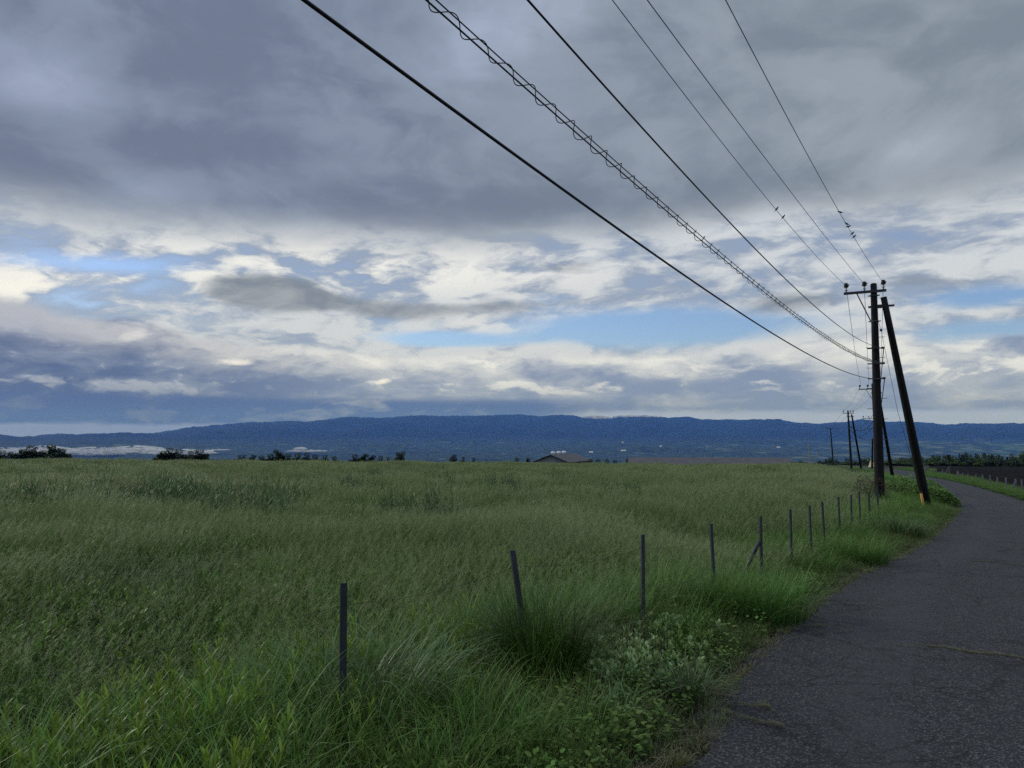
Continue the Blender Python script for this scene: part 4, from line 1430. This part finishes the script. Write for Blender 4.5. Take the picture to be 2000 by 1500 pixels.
# verge: long grass toward the fence, short toward the asphalt
P = pts_polar(2.0, 30, .135); P = P[vergemask(P, -.02)]
de = xl(P[:, 1]) - P[:, 0]
P = P[rng.random(len(P)) < np.interp(de, [0, .25, .6, 1.2], [.50, .80, .95, .9])]
de = xl(P[:, 1]) - P[:, 0]
scatter('verge_grass', P_VG, P, np.interp(de, [0, .4, 1.0, 2], [.45, .75, 1.25, 1.6]) * U(.7, 1.25, len(P)))
P = pts_polar(2.0, 30, .20); de = xl(P[:, 1]) - P[:, 0]
P = P[(P[:, 0] > xf(P[:, 1]) - .9) & (de > .45)]
de = xl(P[:, 1]) - P[:, 0]; gp = hn(P, 1.1, 3)
clear = ((np.hypot(P[:, 0] - cast(1235, 1305)[0], P[:, 1] - cast(1235, 1305)[1]) < .75))
low_ = (P[:, 1] < 5.2) & (P[:, 0] > -.75)
k = (gp + np.interp(de, [.45, 1.3, 3], [-.12, .08, .16]) > .42) & ~clear & ~(low_ & (gp < .60))
P, de = P[k], de[k]
scatter('tall_verge_grass', P_LU, P, np.clip(U(.6, 1.15, len(P)) * np.interp(de, [.4, 1.5], [.55, 1.12]) * (.7 + .6 * hn(P, .8, 5)), .3, 1.35))
P = pts_polar(29.5, 150, .55); P = P[(P[:, 0] > xf(P[:, 1]) - 1.5) & (P[:, 0] < xl(P[:, 1]) - .25)]
scatter('verge_grass', P_LM, P, U(.8, 1.25, len(P)) * np.interp(xl(P[:, 1]) - P[:, 0], [.2, 1.5, 4], [.35, .75, 1.0]))
# right verge
P = pts_polar(16, 150, .36, -5, 46); P = P[rightmask(P, .1)]
scatter('verge_grass', P_LM, P, U(.7, 1.1, len(P)) * np.interp(P[:, 0] - xr(P[:, 1]), [.1, 1.0, 3], [.28, .6, .9]))
# creeping leaves under the clumps
P = pts_polar(2.5, 14, .14); P = P[vergemask(P, .35)]
k = (hn(P, .9, 40) + np.interp(P[:, 1], [4, 5.5, 8], [.12, .04, -.05])) > .50
P = P[k]
scatter('creeping_leaves', P_LO, P, U(.8, 1.5, len(P)))
P = pts_polar(2.5, 11, .20); P = P[vergemask(P, .5)]; P = P[hn(P, .8, 77) > .53]
scatter('verge_weeds', P_WD, P, U(.55, 1.0, len(P)))
# pale weeds and dark stalks
D = []
for (px, py, rx, ry, nn_) in ((1225, 1310, .46, .50, 130), (1135, 1305, .22, .25, 40), (1310, 1255, .32, .32, 50), (1150, 1350, .22, .15, 30), (500, 1560, .30, .24, 44), (420, 1575, .2, .2, 20)):
    cx, cy = cast(px, py)
    D.append(np.stack([rng.normal(cx, rx * .5, nn_), rng.normal(cy, ry * .5, nn_)], 1))
D = np.concatenate(D)
D = D[D[:, 0] < xl(D[:, 1]) - .30]
scatter('pale_weeds', P_MU, D, U(.85, 1.2, len(D)), sz=U(.6, 1.0, len(D)))
cx, cy = cast(1250, 1300)
D = np.stack([rng.normal(cx, .22, 60), rng.normal(cy, .30, 60)], 1)
scatter("dark_stalks", P_HT, D[::2], U(.9, 1.25, 30))
# straw on the edge of the road
yy = U(2, 16, 420); e_ = rng.normal(-.16, .10, 420)
scatter('dry_straw', P_ST, np.stack([xl(yy) + e_, yy, np.full(420, .018)], 1), U(.6, 1.2, 420))
# moss and grass in the cracks of the road
C_ = []
for pl, nn_ in (([(1408, 1405), (1440, 1412), (1480, 1426), (1528, 1434)], 60), ([(1440, 1388), (1470, 1394), (1492, 1396), (1512, 1406)], 26), ([(1486, 1385), (1500, 1398)], 16), ([(1800, 1272), (1850, 1277), (1900, 1287), (1950, 1290), (2010, 1300)], 120),
                ([(1890, 1102), (1930, 1103), (2000, 1111)], 70), ([(1575, 1233), (1600, 1232), (1618, 1235)], 22), ([(1800, 1276), (1730, 1270)], 10), ([(1635, 1185), (1675, 1189), (1705, 1190)], 12), ([(1640, 1242), (1665, 1243)], 6),
                ([(1935, 1003), (1960, 1006)], 10), ([(1850, 1042), (1950, 1048)], 12)):
    Q = np.array([cast(*q) for q in pl])
    seg_ = rng.integers(0, len(Q) - 1, nn_); f_ = rng.random(nn_)[:, None]
    q = Q[seg_] * (1 - f_) + Q[seg_ + 1] * f_ + rng.normal(0, .012, (nn_, 2)) * np.array([1, 1.6])
    C_.append(q)
C_ = np.concatenate(C_)
yy = U(2.5, 22, 520); q = np.stack([xl(yy) + -.09 + np.abs(rng.normal(0, .05, 520)), yy], 1)
scatter('crack_moss', P_MO, np.column_stack([C_, np.full(len(C_), .053)]), U(.5, 1.0, len(C_)), sz=U(.25, .7, len(C_)))
scatter('edge_moss', P_MO, np.column_stack([q, np.full(len(q), .020)]), U(.8, 2.6, len(q)))

# ------------------------------------------------------------------ clumps one can count
TUS = [(700, 1455, .32, 300, (.50, .98), 1.0, 'big arching clump of silvery long grass around the foot of the nearest fence post', 'arch'),
       (790, 1410, .25, 190, (.45, .85), 1.0, 'arching silvery grass clump right behind the big one at the nearest post', 'arch'),
       (1062, 1345, .27, 1000, (.50, .98), 1.0, 'dense dark green grass clump below the leaning second fence post', 'deep'),
       (1480, 1215, .45, 900, (.40, .74), 1.0, 'wide bright grass clump close to the road right of the pale weeds', 'lush'),
       (1400, 1212, .34, 500, (.42, .70), 1.0, 'soft grass clump below the fourth fence post', 'lush'),
       (1682, 1104, .36, 560, (.38, .66), 1.0, 'dark grass clump at the road edge halfway to the poles', 'lush'),
       (1752, 1052, .52, 560, (.40, .70), 1.0, 'grass clump in front of the strut foot', 'arch'),
       (1335, 1372, .14, 120, (.20, .42), .8, 'small wiry grass clump on the bare road edge near the camera', 'arch'),
       (1195, 1420, .13, 90, (.22, .40), .8, 'low broad bladed clump among creeping leaves near the bottom', 'arch'),
       (250, 1590, .18, 90, (.35, .62), .8, 'loose clump with pale curved blades at the bottom left', 'arch'),
       (560, 1180, .3, 130, (.4, .7), .8, 'upright clump in the field left of the nearest post', 'lush')]
for (px, py, R_, n_, Lr, w_, lb, mm) in TUS:
    x, y = cast(px, py)
    r = empty('grass_clump', (x, y, gz(x, y)), lb, 'grass clump', 'large grass clumps along the fence')
    wdt = .0100 if mm == 'arch' else .0062
    a_ = p_clump(R_, n_, Lr, wdt, (0, .45), (1.2, 2.3) if mm == 'arch' else (.6, 2.0), 8, pw=1.5)
    o = a_.obj('blades', [M[mm]], True, r)
    if mm == 'arch':
        ps = p_clump(R_ * 1.3, 26, (.25, .6), .004, (.2, .9), (1.0, 2.0), 5)
        ps.obj('dead_blades', [M['straw']], True, r)

# vine-covered bushes round the poles


def bush(px, py, rx, ry, hh, n_, leafm, lb, name='bush', cat='bush', lw=.06, ll=(.05, .11), stems=16, group=None):
    x, y = cast(px, py)
    r = empty(name, (x, y, gz(x, y)), lb, cat, group)
    m_ = PM()
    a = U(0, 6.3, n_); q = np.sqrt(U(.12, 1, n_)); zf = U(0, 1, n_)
    shape = np.sqrt(np.maximum(0, 1 - (q * .95) ** 2.4))
    Px = rx * q * np.cos(a); Py = ry * q * np.sin(a)
    bumpy = .65 + .7 * fbm(Px / .55 + 33 + px, Py / .55 + 70, 4)
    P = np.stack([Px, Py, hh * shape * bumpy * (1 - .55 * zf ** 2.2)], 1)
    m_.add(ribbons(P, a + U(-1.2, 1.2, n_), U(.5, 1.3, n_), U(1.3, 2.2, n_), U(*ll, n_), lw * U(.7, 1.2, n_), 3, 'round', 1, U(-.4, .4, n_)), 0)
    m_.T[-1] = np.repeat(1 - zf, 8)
    m_.obj('leaves', [leafm], True, r)
    b2 = PM()
    P = disk(stems, min(rx, ry) * .6)
    b2.add(ribbons(P, U(0, 6.3, stems), U(0, .3, stems), U(.3, .9, stems), U(.5, 1.0, stems) * hh * 1.2, .012, 4, 'stem'))
    b2.obj('stems', [M['stalk']], True, r)
    return r


bush(1752, 985, 1.45, 2.2, .85, 5200, M['kudzu'], 'leafy bright green bush between the nearest pole and its strut', group='leafy green bushes round the poles')
bush(1758, 962, 1.3, 3.6, .85, 4400, M['kudzu'], 'leafy green bush behind the one between pole and strut', group='leafy green bushes round the poles')
bush(1815, 986, .70, 1.6, .55, 2400, M['kudzu'], 'low leafy bush right of the strut at the road bend', group='leafy green bushes round the poles')
bush(1798, 968, .7, 2.3, .45, 2000, M['kudzu'], 'narrow leafy bush right behind the strut by the asphalt', group='leafy green bushes round the poles')
bush(1702, 1004, .55, .6, 1.0, 900, M['redleaf'], 'brownish red leaved shrub at the foot of the nearest pole', 'shrub', 'shrub', lw=.035, ll=(.05, .10), stems=26)
bush(1672, 985, .5, .9, .55, 700, M['kudzu'], 'small yellow green shrub by the last near fence posts', 'shrub', 'shrub', lw=.05, ll=(.06, .1))
# white daisies by the third post
D = []
x, y = cast(1150, 1108)
r = empty('wildflowers', (x, y, gz(x, y)), 'scattered small white wildflowers in grass left of the third post', 'wildflowers')
m_ = PM(); ms = PM()
nf = 34
P = np.stack([rng.normal(0, .28, nf), rng.normal(0, .35, nf), np.zeros(nf)], 1)
st = ribbons(P, U(0, 6.3, nf), U(0, .2, nf), U(0, .4, nf), U(.40, .60, nf), .003, 3, 'stem')
ms.add(st); tip = st[2][:, -1]
for k in range(5):
    m_.add(ribbons(tip, k * 1.256 + U(-.1, .1, nf), 1.1, 1.6, .014, .010, 2, 'round'))
m_.obj('flower_heads', [M['petal']], True, r); ms.obj('stems', [M['lush']], True, r)


# ------------------------------------------------------------------ trees
def crown(R_, hh, n_, conif, ls):
    m_ = PM()
    if conif:
        z = U(0, 1, n_) ** .85; rad = (1 - z) * R_ * (.55 + .45 * rng.random(n_)) * (.75 + .35 * np.sin(z * 40)) + .05
        a = U(0, 6.3, n_)
        P = np.stack([rad * np.cos(a), rad * np.sin(a), hh * (.12 + .88 * z)], 1)
        m_.add(ribbons(P, a, U(1.0, 1.5, n_), U(1.5, 2.2, n_), ls * U(.7, 1.4, n_), ls * .5, 2, 'leaf', 1, U(-.6, .6, n_)))
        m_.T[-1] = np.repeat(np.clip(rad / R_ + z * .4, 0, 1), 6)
    else:
        nc = 26
        cc = rng.normal(0, 1, (nc, 3)); cc /= np.linalg.norm(cc, axis=1)[:, None]
        cc *= (rng.random(nc) ** .4)[:, None]
        cc = cc * np.array([R_ * .72, R_ * .72, hh * .30]) + np.array([0, 0, hh * .64])
        cr = U(.22, .42, nc) * R_
        k = rng.integers(0, nc, n_)
        d = rng.normal(0, 1, (n_, 3)); d /= np.linalg.norm(d, axis=1)[:, None]
        P = cc[k] + d * (cr[k] * rng.random(n_) ** .35)[:, None] * np.array([1, 1, .75])
        a = np.arctan2(d[:, 1], d[:, 0])
        m_.add(ribbons(P, a + U(-.8, .8, n_), U(.4, 1.4, n_), U(1.2, 2.2, n_), ls * U(.7, 1.3, n_), ls * .8, 2, 'leaf', 1, U(-.8, .8, n_)))
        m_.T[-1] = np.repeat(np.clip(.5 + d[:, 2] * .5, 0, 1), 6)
    m_.V[-1][:, 2] *= hh / np.percentile(m_.V[-1][:, 2], 99.3)
    return m_


def trunk(hh, R_, r0):
    mb = MB()
    mb.tube([(0, 0, -1), (.05, 0, hh * .3), (.0, .1, hh * .62), (0.05, .05, hh * .85)], [r0 * 1.2, r0, r0 * .6, r0 * .15], 8)
    for k in range(5):
        a = k * 1.3; z0 = hh * (.35 + .08 * k)
        mb.tube([(0, 0, z0), (R_ * .3 * math.cos(a), R_ * .3 * math.sin(a), z0 + hh * .12), (R_ * .6 * math.cos(a), R_ * .6 * math.sin(a), z0 + hh * .2)], [r0 * .5, r0 * .3, r0 * .08], 6)
    return mb


KINDS = {}
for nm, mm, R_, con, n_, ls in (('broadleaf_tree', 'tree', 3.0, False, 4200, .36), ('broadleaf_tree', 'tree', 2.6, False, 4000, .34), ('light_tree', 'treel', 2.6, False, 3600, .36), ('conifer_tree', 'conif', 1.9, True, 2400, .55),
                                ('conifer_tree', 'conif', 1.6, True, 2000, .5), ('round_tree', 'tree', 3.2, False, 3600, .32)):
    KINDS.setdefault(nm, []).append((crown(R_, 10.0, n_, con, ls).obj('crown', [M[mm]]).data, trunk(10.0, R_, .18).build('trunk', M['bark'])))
for lst in KINDS.values():
    for i, (c1, tk_) in enumerate(lst):
        me_ = tk_.data; COL.objects.unlink(tk_); bpy.data.objects.remove(tk_); lst[i] = (c1, me_)


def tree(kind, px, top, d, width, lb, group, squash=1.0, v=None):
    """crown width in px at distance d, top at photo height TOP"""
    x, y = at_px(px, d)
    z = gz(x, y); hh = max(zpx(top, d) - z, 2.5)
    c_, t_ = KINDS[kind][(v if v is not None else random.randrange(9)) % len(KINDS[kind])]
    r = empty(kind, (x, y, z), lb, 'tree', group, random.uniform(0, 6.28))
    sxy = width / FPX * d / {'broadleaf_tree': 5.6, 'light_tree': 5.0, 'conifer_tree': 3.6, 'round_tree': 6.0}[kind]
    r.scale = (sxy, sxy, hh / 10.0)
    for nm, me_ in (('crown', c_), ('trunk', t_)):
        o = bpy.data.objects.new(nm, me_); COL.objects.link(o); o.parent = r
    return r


G_L = 'dark trees on the skyline beyond the left of the field'
left_t = [(-12, 884, 34), (8, 883, 34), (30, 885, 30), (48, 880, 30), (66, 874, 40), (86, 883, 26), (108, 872, 38), (124, 879, 30), (138, 890, 20), (316, 884, 26), (334, 878, 34), (352, 881, 30), (374, 883, 26), (392, 881, 32), (404, 889, 18),
          (474, 891, 26), (494, 891, 24), (514, 892, 26), (530, 889, 22), (547, 881, 28), (564, 889, 24), (582, 888, 24), (600, 887, 24), (618, 890, 24), (636, 891, 22), (654, 894, 22), (694, 890, 20), (710, 889, 22), (726, 891, 22), (744, 893, 22), (760, 895, 18)]
for i, (px, tp, w_) in enumerate(left_t):
    where = 'group at the left edge' if px < 150 else ('second group from the left' if px < 420 else ('long low row left of the lone tree'))
    tree('broadleaf_tree', px, tp - 1, random.uniform(205, 245), w_ * random.uniform(1.0, 1.5), 'dark bushy skyline tree, ' + where, G_L + (' edge' if px < 150 else (' middle' if px < 420 else ' row')))
tree('round_tree', 781, 882.5, 215, 26, 'lone dark rounded tree standing alone on the skyline left of centre', None)
tree('round_tree', 886, 888.5, 225, 20, 'small lone dark tree just left of the picture centre on the skyline', None)
for px, tp, w_ in ((905, 894, 16), (926, 895, 16), (1010, 895, 20), (1030, 895, 18)):
    tree('broadleaf_tree', px, tp, 235, w_, 'tiny dark treetop just showing over the field crest left of the barn', 'treetops showing left of the barn')
for px, tp, w_ in ((1152, 898, 20), (1168, 897.5, 22), (1184, 898.5, 22), (1200, 900, 20)):
    tree('broadleaf_tree', px, tp, 240, w_, 'low dark tree between the barn and the long shed', 'low trees between barn and shed')
for px, tp, w_ in ((1548, 902, 16), (1560, 901, 20), (1574, 903, 18), (1588, 904, 18), (1602, 905, 18)):
    tree('light_tree', px, tp, random.uniform(215, 235), w_, 'light green bush at the right end of the long shed', 'light bushes right of the long shed')
KN = ['conifer_tree', 'broadleaf_tree', 'light_tree', 'conifer_tree', 'broadleaf_tree', 'light_tree', 'conifer_tree']
LBL = {'conifer_tree': 'dark pointed conifer', 'broadleaf_tree': 'dark round crowned tree', 'light_tree': 'light green tree'}
for i in range(60):
    px = random.uniform(1590, 1745); kd = random.choice(['broadleaf_tree', 'light_tree', 'conifer_tree', 'broadleaf_tree'])
    tree(kd, px, 906 - 10 * random.random() ** 1.3 + (2 if px > 1700 else 0), random.uniform(255, 460), random.uniform(18, 34) * (.6 if kd == 'conifer_tree' else 1), LBL[kd] + ' in the sunk belt behind the far poles', LBL[kd] + 's in the belt behind the far poles')
for i in range(210):
    px = random.uniform(1728, 2045); kd = random.choice(KN)
    d_ = random.uniform(235, 470)
    sky_ = np.interp(px, [1728, 1760, 1800, 1830, 1870, 1900, 1950, 1985, 2000, 2040], [902, 897, 896, 892, 887, 886, 889, 891, 886, 880])
    u_ = np.interp(d_, [235, 470], [1, 0])
    if px < 1830: kd = random.choice(['light_tree', 'light_tree', 'broadleaf_tree'])
    tree(kd, px, sky_ + (908 - sky_) * u_ * .8 + random.uniform(-1.5, 1.5), d_, random.uniform(18, 32) * (.55 if kd == 'conifer_tree' else 1), LBL[kd] + ' in the wood beyond the black ploughed field', LBL[kd] + 's in the wood beyond the ploughed field')
